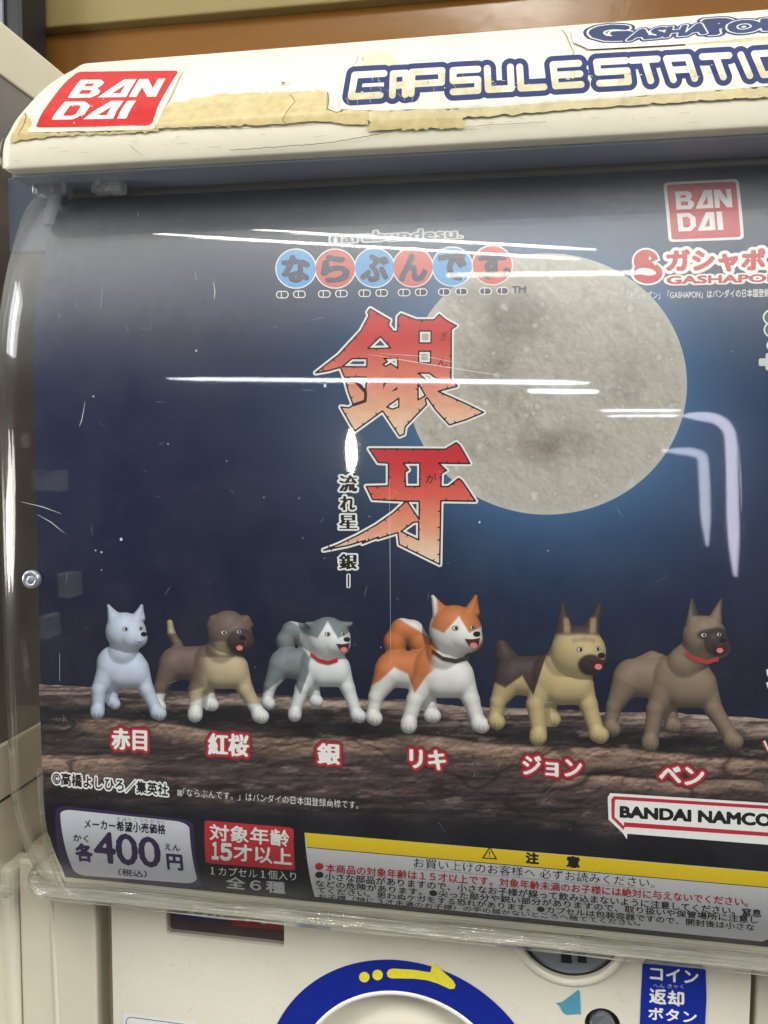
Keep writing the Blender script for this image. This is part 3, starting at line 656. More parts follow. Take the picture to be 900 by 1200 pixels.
# --- title lettering
def title(name, loops, extra, y0, y1, cols, strokes, label, tick_seed):
    st = .8; A = np.array(loops[0]); x0, x1 = A[:, 0].min()-6, A[:, 0].max()+6; ya, yb = A[:, 1].min()-6, A[:, 1].max()+6
    yy, xx = np.mgrid[0:int((yb-ya)/st)+2, 0:int((x1-x0)/st)+2]; X = x0+xx*st; Y = ya+yy*st
    D = sdf_poly(X, Y, loops)
    for a, b, w_ in strokes: D = np.maximum(D, w_-segdist(X, Y, a, b))
    p = Pr(5); p.iso(np.abs(D)*0+D, x0, ya, st, 3.1, WHITE, 5); p.iso(D, x0, ya, st, .9, BLK, 6)
    rs = random.Random(tick_seed); tk = []
    for lp in loops:
        n = len(lp)
        for k in range(n):
            a = np.array(lp[k]); b = np.array(lp[(k+1) % n]); L = np.linalg.norm(b-a); m_ = int(L/15)
            for j in range(m_):
                t = (j+rs.uniform(.3, .7))/m_; q = a+(b-a)*t; u = (b-a)/L; nn = np.array([-u[1], u[0]]); 
                if not inside(np.array([q[0]+nn[0]*3]), np.array([q[1]+nn[1]*3]), loops)[0]: nn = -nn
                l_ = rs.uniform(2.6, 4.6); tk.append([q-u*1.3, q+nn*l_+u*rs.uniform(-1.2, 1.2), q+u*1.3])
    ys = np.array([c_[0] for c_ in cols], float); cc = np.array([lin(c_[1]) for c_ in cols])
    def grad(X, Y): return np.dstack([np.interp(Y, ys, cc[:, k]) for k in range(3)])*(.95+.1*noise(*X.shape, 30, 30))[..., None]
    p.iso(D, x0, ya, st, -.9, grad, 7)
    p.cur = 8
    for t_ in tk: p.poly([t_], BLK)
    for lp in extra: p.poly([lp], BLK)
    return p, name, label
gin = [[(434, 362), (457, 375.5), (455, 381), (461, 388.5), (466, 388.5), (466.5, 371.5), (470, 368), (488, 375), (508.7, 375), (514.7, 368.7), (523, 375.5), (535, 382), (529, 386), (528.5, 444), (536, 452.7), (513.5, 458.7), (546, 473), (566.7, 483.3), (546, 492), (526.7, 498), (511, 481), (500.5, 466), (498.5, 468), (500, 474), (475, 500), (473.5, 508.7), (468.3, 511), (448.5, 481.5), (416, 505), (411, 497), (399.6, 477), (409, 478), (414, 474.6), (408, 458), (404.4, 443.4), (399, 430.5), (385, 434.5), (370, 437), (384, 426), (397, 416), (409, 403), (423, 388), (432.7, 370), (431, 366)],
       [(431, 408.5), (446, 394.5), (458, 408)], [(401.3, 429.7), (412.7, 420.3), (430, 420.3), (430, 430)], [(450, 420), (466, 420), (466.3, 431.8), (458, 426), (452, 429.5), (449, 427.3), (454, 424)],
       [(404, 442), (429.3, 442), (428.7, 459), (424, 452), (417.3, 447.3)], [(491.3, 388), (505.3, 388), (505.3, 402), (491.3, 402)], [(490.7, 411.7), (504.7, 411.7), (504.7, 425.3), (490.7, 425.3)],
       [(490, 449), (498.5, 463.5), (490, 468.7)], [(490, 437.3), (503.3, 437.3), (511.5, 444), (504, 449)], [(453.3, 477), (467.4, 466.7), (467.4, 477), (460, 479.5)]]
pg = title('title_lettering', gin, [[(449, 447.7), (453.3, 447), (449, 456.3)], [(458.2, 459.3), (466.2, 452.6), (465.5, 457)]], 362, 511, [(362, (206, 44, 48)), (400, (204, 62, 58)), (445, (226, 132, 112)), (480, (234, 178, 148)), (512, (240, 222, 196))], [((417, 447.3), (428.7, 460), .9), ((428.7, 460), (428, 470), .9), ((428, 470), (414, 474.6), .9)], 'first character of the title, red fading to cream', 1)
p = pg[0]
text(p, 'ぎ', (516, 399), (524, 399), 10, BLK, lean=.1, lay=9); text(p, 'ん', (512, 430), (524, 430), 10, BLK, lean=.1, lay=9)
p.build('title_lettering', card, M_card, pg[2])
ga = [[(432.7, 526), (460, 526), (522, 526.4), (534.7, 518.7), (538.7, 522), (545.3, 533.3), (550.7, 543.3), (514, 542.7), (523.3, 551.3), (517.3, 554.7), (516.7, 570), (525.3, 570.3), (537.3, 560.7), (541.3, 563.3), (548, 573.3), (557.3, 587.3), (516.7, 586.7), (515.3, 661.3), (468, 638), (466.4, 624), (442.7, 631.3), (443.3, 629.3), (424.7, 636.7), (428, 633.3), (407.3, 639.3), (379.3, 644.7), (395.3, 638.7), (419.3, 627.3), (440.7, 615.3), (460.7, 601.3), (476, 587.3), (436.7, 585.3), (429.3, 570), (455.3, 569.3), (455.3, 542.7), (443.3, 542)],
      [(472.7, 542.7), (492, 542.7), (492, 570), (475.3, 570), (474.7, 553.3), (478.7, 550.7)], [(477, 587.3), (491.3, 587.3), (491.3, 608.7)], [(470, 622.7), (484.7, 612), (490.7, 611.3), (490.7, 632.7)]]
pg = title('title_lettering', ga, [], 520, 661, [(520, (196, 34, 50)), (550, (204, 48, 56)), (585, (222, 104, 86)), (620, (232, 160, 130)), (660, (240, 220, 196))], [], 'second character of the title, red fading to cream', 2)
p = pg[0]; text(p, 'が', (498.5, 566), (511, 566), 11, BLK, lean=.1, lay=9); p.build('title_lettering', card, M_card, pg[2])

# --- subtitle down the left of the title
p = Pr(5)
def vch(s, x0, y0, x1, y1): text(p, s, (x0, y1), (x1, y1), y1-y0, BLK, bx=.035, by=.008, outl=[(.11, WHITE)], res=44, lay=9)
vch('流', 398, 557, 418, 576); vch('れ', 399, 581, 416, 598); vch('星', 398, 603, 418, 620); vch('銀', 398, 649, 418, 667)
for y0, y1 in ((534, 552), (673, 688)):
    x = 408.6; p.poly([rrect(x-2.6, y0-1, x+2.4, y1+1, 2.2)], WHITE, 9); p.poly([rrect(x-1, y0, x+.8, y1, .8)], BLK, 10)
p.build('subtitle_lettering', card, M_card, 'small black subtitle with a white outline, reading downwards')

# --- round series logo
p = Pr(4)
cs = [(347, 315), (393, 315), (439, 314), (484, 313.5), (530, 312.5), (577, 311)]
for k, (x, y) in enumerate(cs): p.poly([ell(x, y, 24.3, 23.6, 40)], WHITE, 4+k % 2)
for k, (x, y) in enumerate(cs): p.poly([ell(x, y, 23, 22.3, 40)], lin((86, 158, 214) if k % 2 == 0 else (206, 92, 78)), 6+k % 2)
for ch, (x, y) in zip('ならぶんです', cs): text(p, ch, (x-15, y+15), (x+15, y+15), 29, lin((44, 40, 78)), bx=.04, res=40, lay=9)
text(p, '。', (590, 324), (598, 324), 9, lin((44, 40, 78)), bx=.03, res=60, lay=9)
for k in range(6):
    for j, dx in enumerate((-15+k*.3, 5+k*.3)):
        x = cs[k][0]+dx+(2 if k else 0)+k*.9-1; y = 345.5-k*.8+j*-.4
        for ww, cc, ly in ((1.2, WHITE, 6), (0, lin((52, 46, 70)), 7)):
            p.poly([rrect(x-6.2-ww, y-3.3-ww*.9, x+6.2+ww, y+3.3+ww*.9, 3+ww)], cc, ly)
        p.poly([[(x-1.6, y-3.2), (x-.6, y-3.2), (x-.6, y+3.2), (x-1.6, y+3.2)]], WHITE, 8)
text(p, 'TM', (600, 343.5), (616, 343.5), 7.6, lin((60, 60, 76)), bx=.03, lay=7)
text(p, 'narabundesu.', (388, 285), (541, 279), 12, lin((120, 126, 134)), bx=.02, outl=[(.09, lin((210, 212, 212)))], res=40, lay=6, h2=11)
p.build('series_logo', card, M_card, 'row of blue and red discs carrying dark characters with little shoe marks below')

# --- maker's badge: white B A N / D A I on red
AN = [[[(.11, .13), (.30, .13), (.35, .18), (.35, .24), (.32, .285), (.37, .34), (.37, .40), (.32, .46), (.11, .46)], [(.185, .20), (.265, .20), (.265, .25), (.185, .25)], [(.185, .32), (.285, .32), (.285, .39), (.185, .39)]],
      [[(.385, .46), (.53, .13), (.645, .13), (.645, .46)], [(.57, .23), (.57, .39), (.495, .39)]],
      [[(.67, .46), (.67, .13), (.755, .13), (.85, .31), (.85, .13), (.92, .13), (.92, .46), (.84, .46), (.74, .28), (.74, .46)]],
      [[(.11, .53), (.29, .53), (.37, .61), (.37, .77), (.29, .86), (.11, .86)], [(.185, .60), (.26, .60), (.29, .63), (.29, .76), (.26, .79), (.185, .79)]],
      [[(.385, .86), (.53, .53), (.645, .53), (.645, .86)], [(.57, .63), (.57, .79), (.495, .79)]],
      [[(.68, .53), (.76, .53), (.76, .86), (.68, .86)]]]
def badge(p, q, lay, border, red, white=WHITE):
    def rq(r, pad): return [tuple(v) for v in quadmap(np.array(rrect(-pad, -pad, 1+pad, 1+pad, r)), q)]
    p.poly([rq(.07, border)], white, lay); p.poly([rq(.04, 0)], red, lay+1)
    for L in AN: p.poly([[tuple(v) for v in quadmap(np.array(lp), q)] for lp in L], white, lay+2)
p = Pr(4); badge(p, [(781, 217), (862, 213), (868, 278), (787, 281)], 4, .045, lin((196, 40, 52))); p.build('maker_badge', card, M_card, 'red square badge with white lettering BAN DAI')

# --- capsule toy brand
p = Pr(4); RD = lin((196, 44, 56))
def blob(w_): 
    st = .7; yy, xx = np.mgrid[0:70, 0:76]; X = 734+xx*st; Y = 288+yy*st
    a = np.maximum(np.hypot((X-756.5), (Y-306)*1.08)-14.2, -((X-752)*.62-(np.abs(Y-308.5)*1.0)+0)*1.0)
    wedge = sdf_poly(X, Y, [[(758, 309.8), (778, 301), (778, 312)]]); a = np.maximum(np.hypot((X-757), (Y-306.5)*1.05)-14.4, -wedge)
    b = np.hypot((X-759)/17.2, (Y-320)/12.4)*13-13; return np.minimum(a, b), st
D, st = blob(0); p.iso(D, 734, 288, st, 2.3, WHITE, 4); p.iso(D, 734, 288, st, 0, RD, 5)
p.poly([ell(757.5, 318.8, 11.5, 4.2, 24, 8)], WHITE, 6)
for x, y, r_ in ((761.5, 303, 2.2), (767.5, 310, 1.6)): p.poly([[(x, y-r_*1.3), (x+r_*.4, y-r_*.4), (x+r_*1.3, y), (x+r_*.4, y+r_*.4), (x, y+r_*1.3), (x-r_*.4, y+r_*.4), (x-r_*1.3, y), (x-r_*.4, y-r_*.4)]], WHITE, 6)
text(p, 'ガシャポン', (782, 318), (925, 317), 25, RD, bx=.055, outl=[(.15, WHITE)], res=40, lay=4)
text(p, 'GASHAPON', (782, 333), (916, 330), 8.6, RD, bx=.04, outl=[(.15, WHITE)], res=50, lay=7)
text(p, '「ガシャポン」「GASHAPON」はバンダイの日本国登録', (735, 351.5), (902, 348), 9.5, lin((214, 216, 214)), bx=.021, res=48, lay=5)
p.build('brand_logo', card, M_card, 'red and white capsule toy logo with small trademark line')
p = Pr(4)
for x, y, r_ in ((903.5, 372, 8), (904.5, 386.5, 8)): p.poly([ell(x, y, r_+1.8, r_*.92+1.8, 24)], WHITE, 4); p.poly([ell(x, y, r_, r_*.92, 24)], lin((58, 104, 84)), 5)
p.poly([ell(905, 405, 7, 7, 20)], lin((226, 230, 240)), 4)
p.poly([rrect(889, 420, 906, 429, 2)], lin((214, 216, 210)), 4); p.poly([rrect(897, 414, 908, 434, 2)], lin((214, 216, 210)), 5)
p.build('green_mark', card, M_card)
for (x0, y0, x1, y1) in ((897, 785, 906, 804), (895, 868, 906, 880)):
    pass
p = Pr(4); p.strip([(906, 781), (899, 786), (900, 791), (906, 793)], 3, WHITE); p.strip([(906, 797), (899, 801), (901, 806), (906, 808)], 3, WHITE)
p.strip([(894.5, 868), (900, 880), (906, 872)], 4.4, RED, 4); p.strip([(895.5, 868), (900, 878.5), (906, 871)], 2.4, WHITE, 5); p.build('cut_off_caption', card, M_card)

# --- dogs' names
p = Pr(11)
for s_, x0, y0, x1, y1, h in (('赤目', 132, 877, 172, 879, 24), ('紅桜', 245, 884, 291, 886, 25), ('銀', 373, 894.5, 398, 896, 24), ('リキ', 481, 899, 522, 902, 22), ('ジョン', 613, 907, 681, 911, 22), ('ベン', 773, 917, 824, 920, 20)):
    text(p, s_, (x0, y0), (x1, y1), h, WHITE, bx=.045, by=.012, outl=[(.17, lin((120, 34, 44))), (.11, lin((176, 44, 56)))], res=44)
p.build('name_lettering', card, M_card, 'white names with red glow under the six dogs')

# --- copyright line
p = Pr(4)
text(p, '©高橋よしひろ／集英社', (62, 919), (197, 933), 15, lin((30, 28, 32)), bx=.022, outl=[(.13, WHITE)], res=38, h2=14.5, lay=6)
p.poly([[(208, 925), (214, 925.6), (214, 933), (208, 932.4)]], lin((170, 170, 170)), 6)
text(p, '「ならぶんです。」はバンダイの日本国登録商標です。', (215, 933), (420, 948), 9.6, lin((226, 226, 224)), bx=.014, res=30, lay=6)
p.build('copyright_line', card, M_card)

# --- price box
PUR = lin((56, 38, 84))
p = Pr(4)
p.poly([quadmap(np.array(rrect(0, 0, 1, 1, .09)), [(64, 943), (226, 961), (238, 1041), (78, 1037)]).tolist()], PUR, 4)
p.poly([quadmap(np.array(rrect(0, 0, 1, 1, .10)), [(69, 947.5), (221, 963.5), (232, 1035.5), (87, 1025)]).tolist()], lin((222, 222, 230)), 5)
text(p, 'メーカー希望小売価格', (99, 970.5), (194, 977.5), 11.5, lin((36, 30, 56)), bx=.018, lay=6, h2=11.5)
text(p, 'き ぼう こ うり か かく', (137, 961.5), (193, 965.6), 4.6, lin((46, 40, 66)), lay=6, bx=.012)
text(p, '各', (90, 1008), (109, 1009.5), 20, PUR, bx=.055, lay=6, res=44, lean=-.08)
text(p, 'かく', (86, 985.5), (104, 987), 8.5, PUR, bx=.03, lay=6)
for ch_, x_, yb_, h_ in (('4', 112, 1009.5, 36), ('0', 138, 1012, 36), ('0', 164.5, 1014.5, 35)): text(p, ch_, (x_, yb_), (x_+24.5, yb_+2.2), h_, PUR, bx=.022, lay=6, res=60, lean=-.08)
text(p, '円', (197, 1018), (214.5, 1019.5), 17.5, PUR, bx=.05, lay=6, res=44, lean=-.1)
text(p, 'えん', (193, 995.5), (211, 997), 7.5, PUR, bx=.03, lay=6)
text(p, '（税込）', (139, 1025.5), (172, 1028), 8.2, PUR, bx=.02, lay=6)
p.build('price_box', card, M_card, 'pale price box reading 400 yen each')

# --- age box
p = Pr(4)
p.poly([quadmap(np.array(rrect(0, 0, 1, 1, .05)), [(240, 961), (344, 970), (346, 1020), (241, 1011)]).tolist()], RED, 4)
text(p, '対象年齢', (246, 984), (339, 992), 19, WHITE, bx=.028, lay=5, res=44)
text(p, '１', (249, 1005.8), (256, 1006.2), 18.5, WHITE, bx=.05, lay=5, res=60); text(p, '５', (259, 1006.8), (271, 1007.6), 18.5, WHITE, bx=.05, lay=5, res=60); text(p, '才以上', (274, 1008), (342, 1014), 19.5, WHITE, bx=.034, lay=5, res=44)
text(p, '１カプセル１個入り', (246, 1025), (347, 1032), 10.5, WHITE, bx=.012, lay=5)
text(p, '全６種', (265, 1040), (334, 1047), 13.5, lin((205, 205, 205)), bx=.022, lay=5, res=40)
p.build('age_box', card, M_card, 'red box giving the age limit, capsule count below')

# --- speech-bubble shaped maker's mark
p = Pr(11)
p.poly([[(715, 929), (906, 941), (906, 990), (735, 976.5), (734.5, 983), (729, 975), (713, 960), (712, 934)]], WHITE)
p.poly([[(719.5, 932.5), (906, 944), (906, 948), (721.5, 936.5), (720.5, 938), (720, 957), (731, 967.5), (731.2, 963), (906, 975.5), (906, 980), (732, 968.5), (730.5, 972), (716.5, 958), (716.2, 936)]], lin((190, 38, 56)), 12)
text(p, 'BANDAI NAMCO', (727, 957), (903, 967.5), 12.5, BLK, bx=.055, lay=12, h2=13.5, res=40)
p.build('maker_mark', card, M_card, 'white speech-bubble mark with red border, BANDAI NAMCO')

# --- warning box
p = Pr(4); WB = lin((214, 213, 218))
p.poly([[(357, 975.5), (906, 1022), (906, 1098), (893, 1103), (369, 1050.5), (362, 1020)]], WB, 4)
p.poly([[(357, 975.5), (906, 1022.5), (906, 1040), (360, 992.5)]], lin((238, 206, 36)), 5)
p.strip([(360, 992.6), (906, 1040.2)], .8, BLK, 6)
p.poly([[(574, 991.5), (583, 1007), (564.5, 1005.5)], [(574, 994), (580.6, 1005.6), (567, 1004.4)]], BLK, 6); p.strip([(573.8, 997), (573.6, 1001)], 1.2, BLK, 7); p.poly([ell(573.6, 1003, .7, .7, 8)], BLK, 7)
text(p, '注', (616.5, 1011), (631, 1012), 12.5, BLK, bx=.05, lay=6, res=40); text(p, '意', (664.5, 1015.3), (679, 1016.4), 12.5, BLK, bx=.05, lay=6, res=40)
K2 = lin((36, 34, 38))
text(p, 'お買い上げのお客様へ 必ずお読みください。', (485, 1016), (767, 1040.5), 11.6, K2, lay=6, bx=.010, h2=11.4)
p.strip([(484, 1017.5), (600, 1027.5), (760, 1041.5)], .45, lin((130, 130, 134)), 6)
p.poly([ell(374.3, 1015, 5, 4.2, 16)], RED, 6)
text(p, '本商品の対象年齢は１５才以上です。対象年齢未満のお子様には絶対に与えないでください。', (382, 1021.8), (876, 1062), 10.2, lin((186, 40, 54)), lay=6, bx=.021, h2=10, res=48)
p.poly([ell(374.3, 1024.8, 5, 3.8, 16)], K2, 6)
text(p, '小さな部品がありますので、小さなお子様が誤って飲み込まないように注意してください。窒息', (381, 1030.8), (892, 1074.6), 9.0, K2, lay=6, bx=.021, res=48, h2=9.2)
text(p, 'などの危険があります。●尖った部分や鋭い部分がありますので、取り扱いや保管場所に注意し', (370, 1038.5), (888, 1082), 8.0, K2, lay=6, bx=.021, res=48, h2=8.4)
text(p, 'てください。思わぬケガをする恐れがあります。●カプセルは包装容器ですので、開封後は小さな', (372, 1046), (884, 1090.6), 7.4, K2, lay=6, bx=.021, res=48, h2=8.0)
text(p, 'お子様（特に３才未満のお子様）の手の届かないところへ捨ててください。', (373, 1052.8), (750, 1085), 6.2, K2, lay=6, bx=.021, res=48, h2=6.4)
p.build('warning_box', card, M_card, 'white warning box with yellow heading band')

# ================================================================== the capsule machine
machine = empty('capsule_machine', (-0.05, 0.03, -0.34), label='cream capsule toy machine with worn stickers on its hood and a clear front cover', cat='capsule machine')
XR2 = 0.17

# --- hood
hp = [(.1100, .040), (.1092, .010), (.1086, -.0015), (.1090, -.0042), (.1105, -.0052), (.1165, -.0050), (.1228, -.0036), (.1238, -.0026), (.1282, .0006), (.1332, .0042), (.1436, .0140), (.1534, .0240), (.1620, .0345), (.1700, .0455), (.1758, .0535), (.1806, .0660), (.1840, .0850), (.1860, .1300), (.1860, .2400)]
hp = np.array(hp); s_ = np.concatenate([[0], np.cumsum(np.hypot(*np.diff(hp, axis=0).T))])
def cr(pts, n=6):
    """centripetal-ish smooth polyline"""
    out = []
    for i in range(len(pts)-1):
        p0 = pts[max(i-1, 0)]; p1 = pts[i]; p2 = pts[i+1]; p3 = pts[min(i+2, len(pts)-1)]
        for k in range(n):
            t = k/n; out.append(p1+(p2-p1)*t if i < 3 else .5*((2*p1)+(-p0+p2)*t+(2*p0-5*p1+4*p2-p3)*t*t+(-p0+3*p1-3*p2+p3)*t**3))
    out.append(pts[-1]); return np.array(out)
hc = cr(hp); dh = np.gradient(hc, axis=0); dh /= np.linalg.norm(dh, axis=1, keepdims=True); hn = np.stack([dh[:, 1]*-0+ -dh[:, 1]*-1*0, hn0:=0*dh[:, 0]], 1) if False else None
nz_h = dh[:, 1]; ny_h = -dh[:, 0]                  # outward: towards -Y and +Z
cols = []
rf = .0065; XLh = -.2035
inw = np.clip(np.linspace(0, 1, len(hc))*0+.030, 0, .03)
cols.append((XLh, .030)); cols.append((XLh, .012))
for a in np.linspace(0, pi/2, 9): cols.append((XLh+rf*(1-cos(a)), rf*(1-sin(a))))
for x in np.linspace(XLh+rf+.004, XR2, 60): cols.append((x, 0.0))
Pm = np.zeros((len(hc), len(cols), 3))
for j, (x, inn) in enumerate(cols):
    Pm[:, j, 0] = x; Pm[:, j, 1] = hc[:, 1]-ny_h*inn; Pm[:, j, 2] = hc[:, 0]-nz_h*inn
for j in (0, 1):                          # flat end wall, closed towards its middle
    k_ = (.98, .4)[j]; Pm[:, j, 1:] = Pm[:, 2, 1:]*(1-k_)+np.array([.10, .135])*k_
wob = fbm(len(hc), len(cols), 3, 6)-.5; Pm[..., 1] += wob*.0006
hood = grid_obj('hood', Pm, M_hood, machine); hood['label'] = 'cream rounded hood, yellowed and scuffed'
ii = (hc[:, 0] > .1112) & (np.arange(len(hc)) > 24); k0 = int(np.argmax(hc[:, 0] > .1108)) if True else 0
sel = np.where((hc[:, 0] >= .1106) & (np.arange(len(hc)) >= 4*6))[0]; eh = hc[sel, 0]/(hc[sel, 1]+.3); pk = int(np.argmax(eh)); sel = sel[:pk+1]
S_hood = Surf.__new__(Surf); S_hood.xmin = XLh+rf
def poly_surf(S, z, y, step):
    L = np.concatenate([[0], np.cumsum(np.hypot(np.diff(z), np.diff(y)))]); n = int(L[-1]/step)+1
    S.t = np.linspace(0, L[-1], n); S.z = np.interp(S.t, L, z); S.y = np.interp(S.t, L, y)-.0006; S.e = np.maximum.accumulate(S.z/(S.y+.3)+np.arange(n)*1e-9)
    a = np.gradient(S.z, S.t); b = np.gradient(S.y, S.t); l = np.hypot(a, b); S.nz = b/l; S.ny = -a/l; S.curv = np.ones(n, bool)
poly_surf(S_hood, hc[sel, 0], hc[sel, 1], .0012)

def HP(b=1):
    q_ = Print(S_hood, b); q_.gain = .70; return q_
def jag(pts, amp, n, seed, closed=True):
    """torn edge: a polygon with small irregular steps"""
    rs = random.Random(seed); out = []
    P_ = [np.array(p, float) for p in pts]; m = len(P_)
    for i in range(m if closed else m-1):
        a, b = P_[i], P_[(i+1) % m]; L = np.linalg.norm(b-a); k = max(1, int(L/n)); u = (b-a)/max(L, 1e-9); nn = np.array([-u[1], u[0]])
        for j in range(k):
            out.append(tuple(a+(b-a)*j/k+(nn*rs.gauss(0, amp)+u*rs.uniform(-.3, .3)*n if j else 0)))
    return out
GLUE = lin((214, 196, 144)); GLUE2 = lin((196, 178, 128)); PAPER = lin((238, 234, 218)); GRIME = lin((120, 104, 74))
# yellowed glue strips left by torn labels
p = HP(1)
p.poly([jag([(192, 123), (260, 110), (300, 109), (375, 105.5), (384, 108), (383, 124), (392, 130), (432, 127), (432, 146), (372, 142), (300, 147), (180, 151)], .9, 4, 3)], GLUE, 1)
p.poly([jag([(430, 136), (540, 131), (545, 150), (432, 153)], 1.0, 4, 4)], GLUE, 2)
p.poly([jag([(432, 131), (560, 126), (905, 101), (905, 113), (700, 126), (560, 137), (432, 142)], .8, 5, 5)], lin((222, 208, 164)), 3)
p.poly([jag([(0, 160), (20, 128), (30, 128), (38, 148), (44, 155), (120, 155), (186, 151), (186, 154), (60, 160), (4, 168)], .8, 4, 6)], lin((206, 186, 134)), 1)
p.poly([jag([(800, 42), (905, 31), (905, 58), (806, 62)], .7, 5, 9)], lin((206, 192, 150)), 2)
p.poly([jag([(424, 66), (446, 60), (462, 66), (470, 78), (440, 80), (425, 76)], 1.2, 4, 10)], lin((226, 216, 184)), 1)
p.build('glue_residue', hood, M_hoodprint, 'torn yellowed glue strips')
# cracks and scratches
p = HP(3)
for pts, w_ in (([(186, 151), (240, 148.5), (300, 147.5), (330, 146), (372, 143)], .9), ([(432, 128), (450, 127), (500, 124), (545, 121), (600, 119)], .8), ([(545, 149), (580, 146), (640, 143)], .5), ([(658, 34), (664, 42), (668, 52), (673, 62), (669, 66)], 1.0),
                ([(340, 111), (346, 119), (336, 131), (331, 141), (336, 146)], .8), ([(384, 108), (385, 120), (383, 128), (394, 132), (402, 130)], 1.2), ([(26, 126), (31, 137), (27, 148), (22, 158)], 1.0),
                ([(330, 96.5), (334, 97.5)], 2.0), ([(337, 98), (342, 93), (341, 99), (337, 98)], .5), ([(152, 170), (160, 177), (167, 183)], .5), ([(270, 176), (330, 172), (390, 167), (440, 158), (460, 154)], .8), ([(420, 64), (418, 72), (410, 84)], .6)):
    p.strip(jag(pts, .35, 5, int(pts[0][0]), False)+[pts[-1]], w_, GRIME)
for k in range(34):
    x = random.uniform(430, 900); y = 134-(x-430)*.056; p.strip([(x, y-random.uniform(3, 6)), (x+random.uniform(-1, 1.5), y+random.uniform(2, 7))], .35, lin((168, 150, 104)))
for k in range(46):
    x = random.uniform(5, 890); y0 = 205-.056*x; yy_ = y0-random.uniform(3, 34); L_ = random.uniform(2, 14); p.strip([(x, yy_), (x+L_, yy_-.06*L_+random.uniform(-1, 1))], random.uniform(.25, .6), lin((186, 172, 134)))
# black grime along the bottom edge
for k in range(90):
    x = random.triangular(-4, 900, 30); y0 = 197.3-.0535*x+random.uniform(-1.5, 1.5); L_ = random.uniform(2, 16); p.strip([(x, y0), (x+L_*.5, y0-.03*L_+random.uniform(-.8, .8)), (x+L_, y0-.056*L_)], random.uniform(.4, 1.5), lin((66, 56, 42)))
p.build('grime_marks', hood, M_hoodprint, 'thin dark cracks and grime along the hood')

# red maker's sticker
p = HP(4); qs = [(90, 84.5), (210, 83), (177, 147.5), (40.5, 150)]
p.poly([jag([tuple(v) for v in quadmap(np.array(rrect(-.04, -.05, 1.04, 1.08, .05)), qs)], .25, 6, 8)], lin((236, 228, 208)), 3)
rp_ = [tuple(v) for v in quadmap(np.array(rrect(0, 0, 1, 1, .05)), qs)]
p.poly([rp_], lin((200, 34, 34)), 4)
def slant(L): return [tuple(v) for v in quadmap(np.column_stack([np.array(L)[:, 0]*1.0-.01, np.array(L)[:, 1]*.98+.02]), qs)]
for L in AN: p.poly([slant(l) for l in L], lin((240, 238, 230)), 5)
for k in range(40):
    u, v_ = random.random(), random.triangular(.45, 1, .55); c_ = quadmap(np.array([[u, v_]]), qs)[0]; p.poly([jag(ell(c_[0], c_[1], random.uniform(.4, 1.6), random.uniform(.3, .7), 7), .2, 3, k)], lin((206, 110, 92)) if k % 3 else lin((226, 210, 180)), 6)
p.build('maker_sticker', hood, M_hoodprint, 'red sticker with white letters BAN DAI, rubbed in the middle')

# long blue and white name sticker: rounded stroke lettering
NB = lin((24, 44, 104)); IV = lin((232, 228, 208))
Lp = []   # strokes in photo px (x0,y0,x1,y1)
def strokes(box_, segs, lean):
    x0, yt, x1, yb_ = box_; sl = -.056
    def m(u, v): x = x0+(x1-x0)*u+lean*(v*(yb_-yt)); return (x, yt+(yb_-yt)*v+sl*(x-x0))
    for (a, b, c_, d_) in segs: Lp.append(m(a, b)+m(c_, d_))
G = {'C': [(0, 0, 1, 0), (0, 0, 0, 1), (0, 1, 1, 1)], 'A': [(0, 0, 1, 0), (0, 0, 0, 1), (1, 0, 1, 1), (0, .55, 1, .55)], 'P': [(0, 0, 1, 0), (0, 0, 0, 1), (1, 0, 1, .55), (0, .55, 1, .55)],
     'S': [(0, 0, 1, 0), (0, 0, 0, .48), (0, .48, 1, .48), (1, .48, 1, 1), (0, 1, 1, 1)], 'U': [(0, 0, 0, 1), (0, 1, 1, 1), (1, 1, 1, 0)], 'L': [(0, 0, 0, 1), (0, 1, 1, 1)],
     'E': [(0, 0, 1, 0), (0, 0, 0, 1), (0, 1, 1, 1), (0, .5, 1, .5)], 'T': [(0, 0, 1, 0), (.5, 0, .5, 1)], 'I': [(0, 0, 0, 1)], 'O': [(0, 0, 1, 0), (0, 0, 0, 1), (1, 0, 1, 1), (0, 1, 1, 1)]}
for ch, x0, x1, yt, lean in (('C', 416, 450, 88.5, -.18), ('A', 461, 476, 87.0, -.05), ('P', 483, 518, 85.2, -.05), ('S', 531, 560, 83.2, .0), ('U', 571, 598, 80.6, .05), ('L', 609, 636, 79, .06), ('E', 648, 678, 76.4, .12), ('S', 699, 733, 73.4, .14), ('T', 740, 770, 71.4, .30), ('A', 781, 806, 69.4, .32), ('T', 823, 854, 67.2, .36), ('I', 868, 868, 64.8, .42), ('O', 884, 912, 63.8, .42)):
    strokes((x0, yt, x1, yt+25), G[ch], lean)
st = .9; yy, xx = np.mgrid[0:int(100/st), 0:int(520/st)]; X = 392+xx*st; Y = 40+yy*st; D = np.full(X.shape, 1e9)
for x0, y0, x1, y1 in Lp: D = np.minimum(D, segdist(X, Y, (x0, y0), (x1, y1)))
p = HP(4)
p.poly([jag([(402, 84), (540, 75), (700, 63), (812, 53), (905, 48), (905, 101), (700, 117), (560, 127), (440, 130), (398, 128), (398, 112)], .3, 8, 14)], lin((232, 228, 212)), 4)
worn = fbm(*X.shape, 5, 26, 4, .6); mid = Y+.056*(X-392)
p.iso(D, 392, 40, st, 10.4, lambda a, b: mixc(NB+0*a[..., None], lin((52, 66, 104)), np.clip((mid-106)/6+(worn-.5)*4, 0, 1)*.6), 5)
p.iso(D, 392, 40, st, 4.0, lambda a, b: mixc(IV+0*a[..., None], lin((214, 204, 170)), np.clip((mid-104)/9+(worn-.5)*9, 0, 1)), 6)
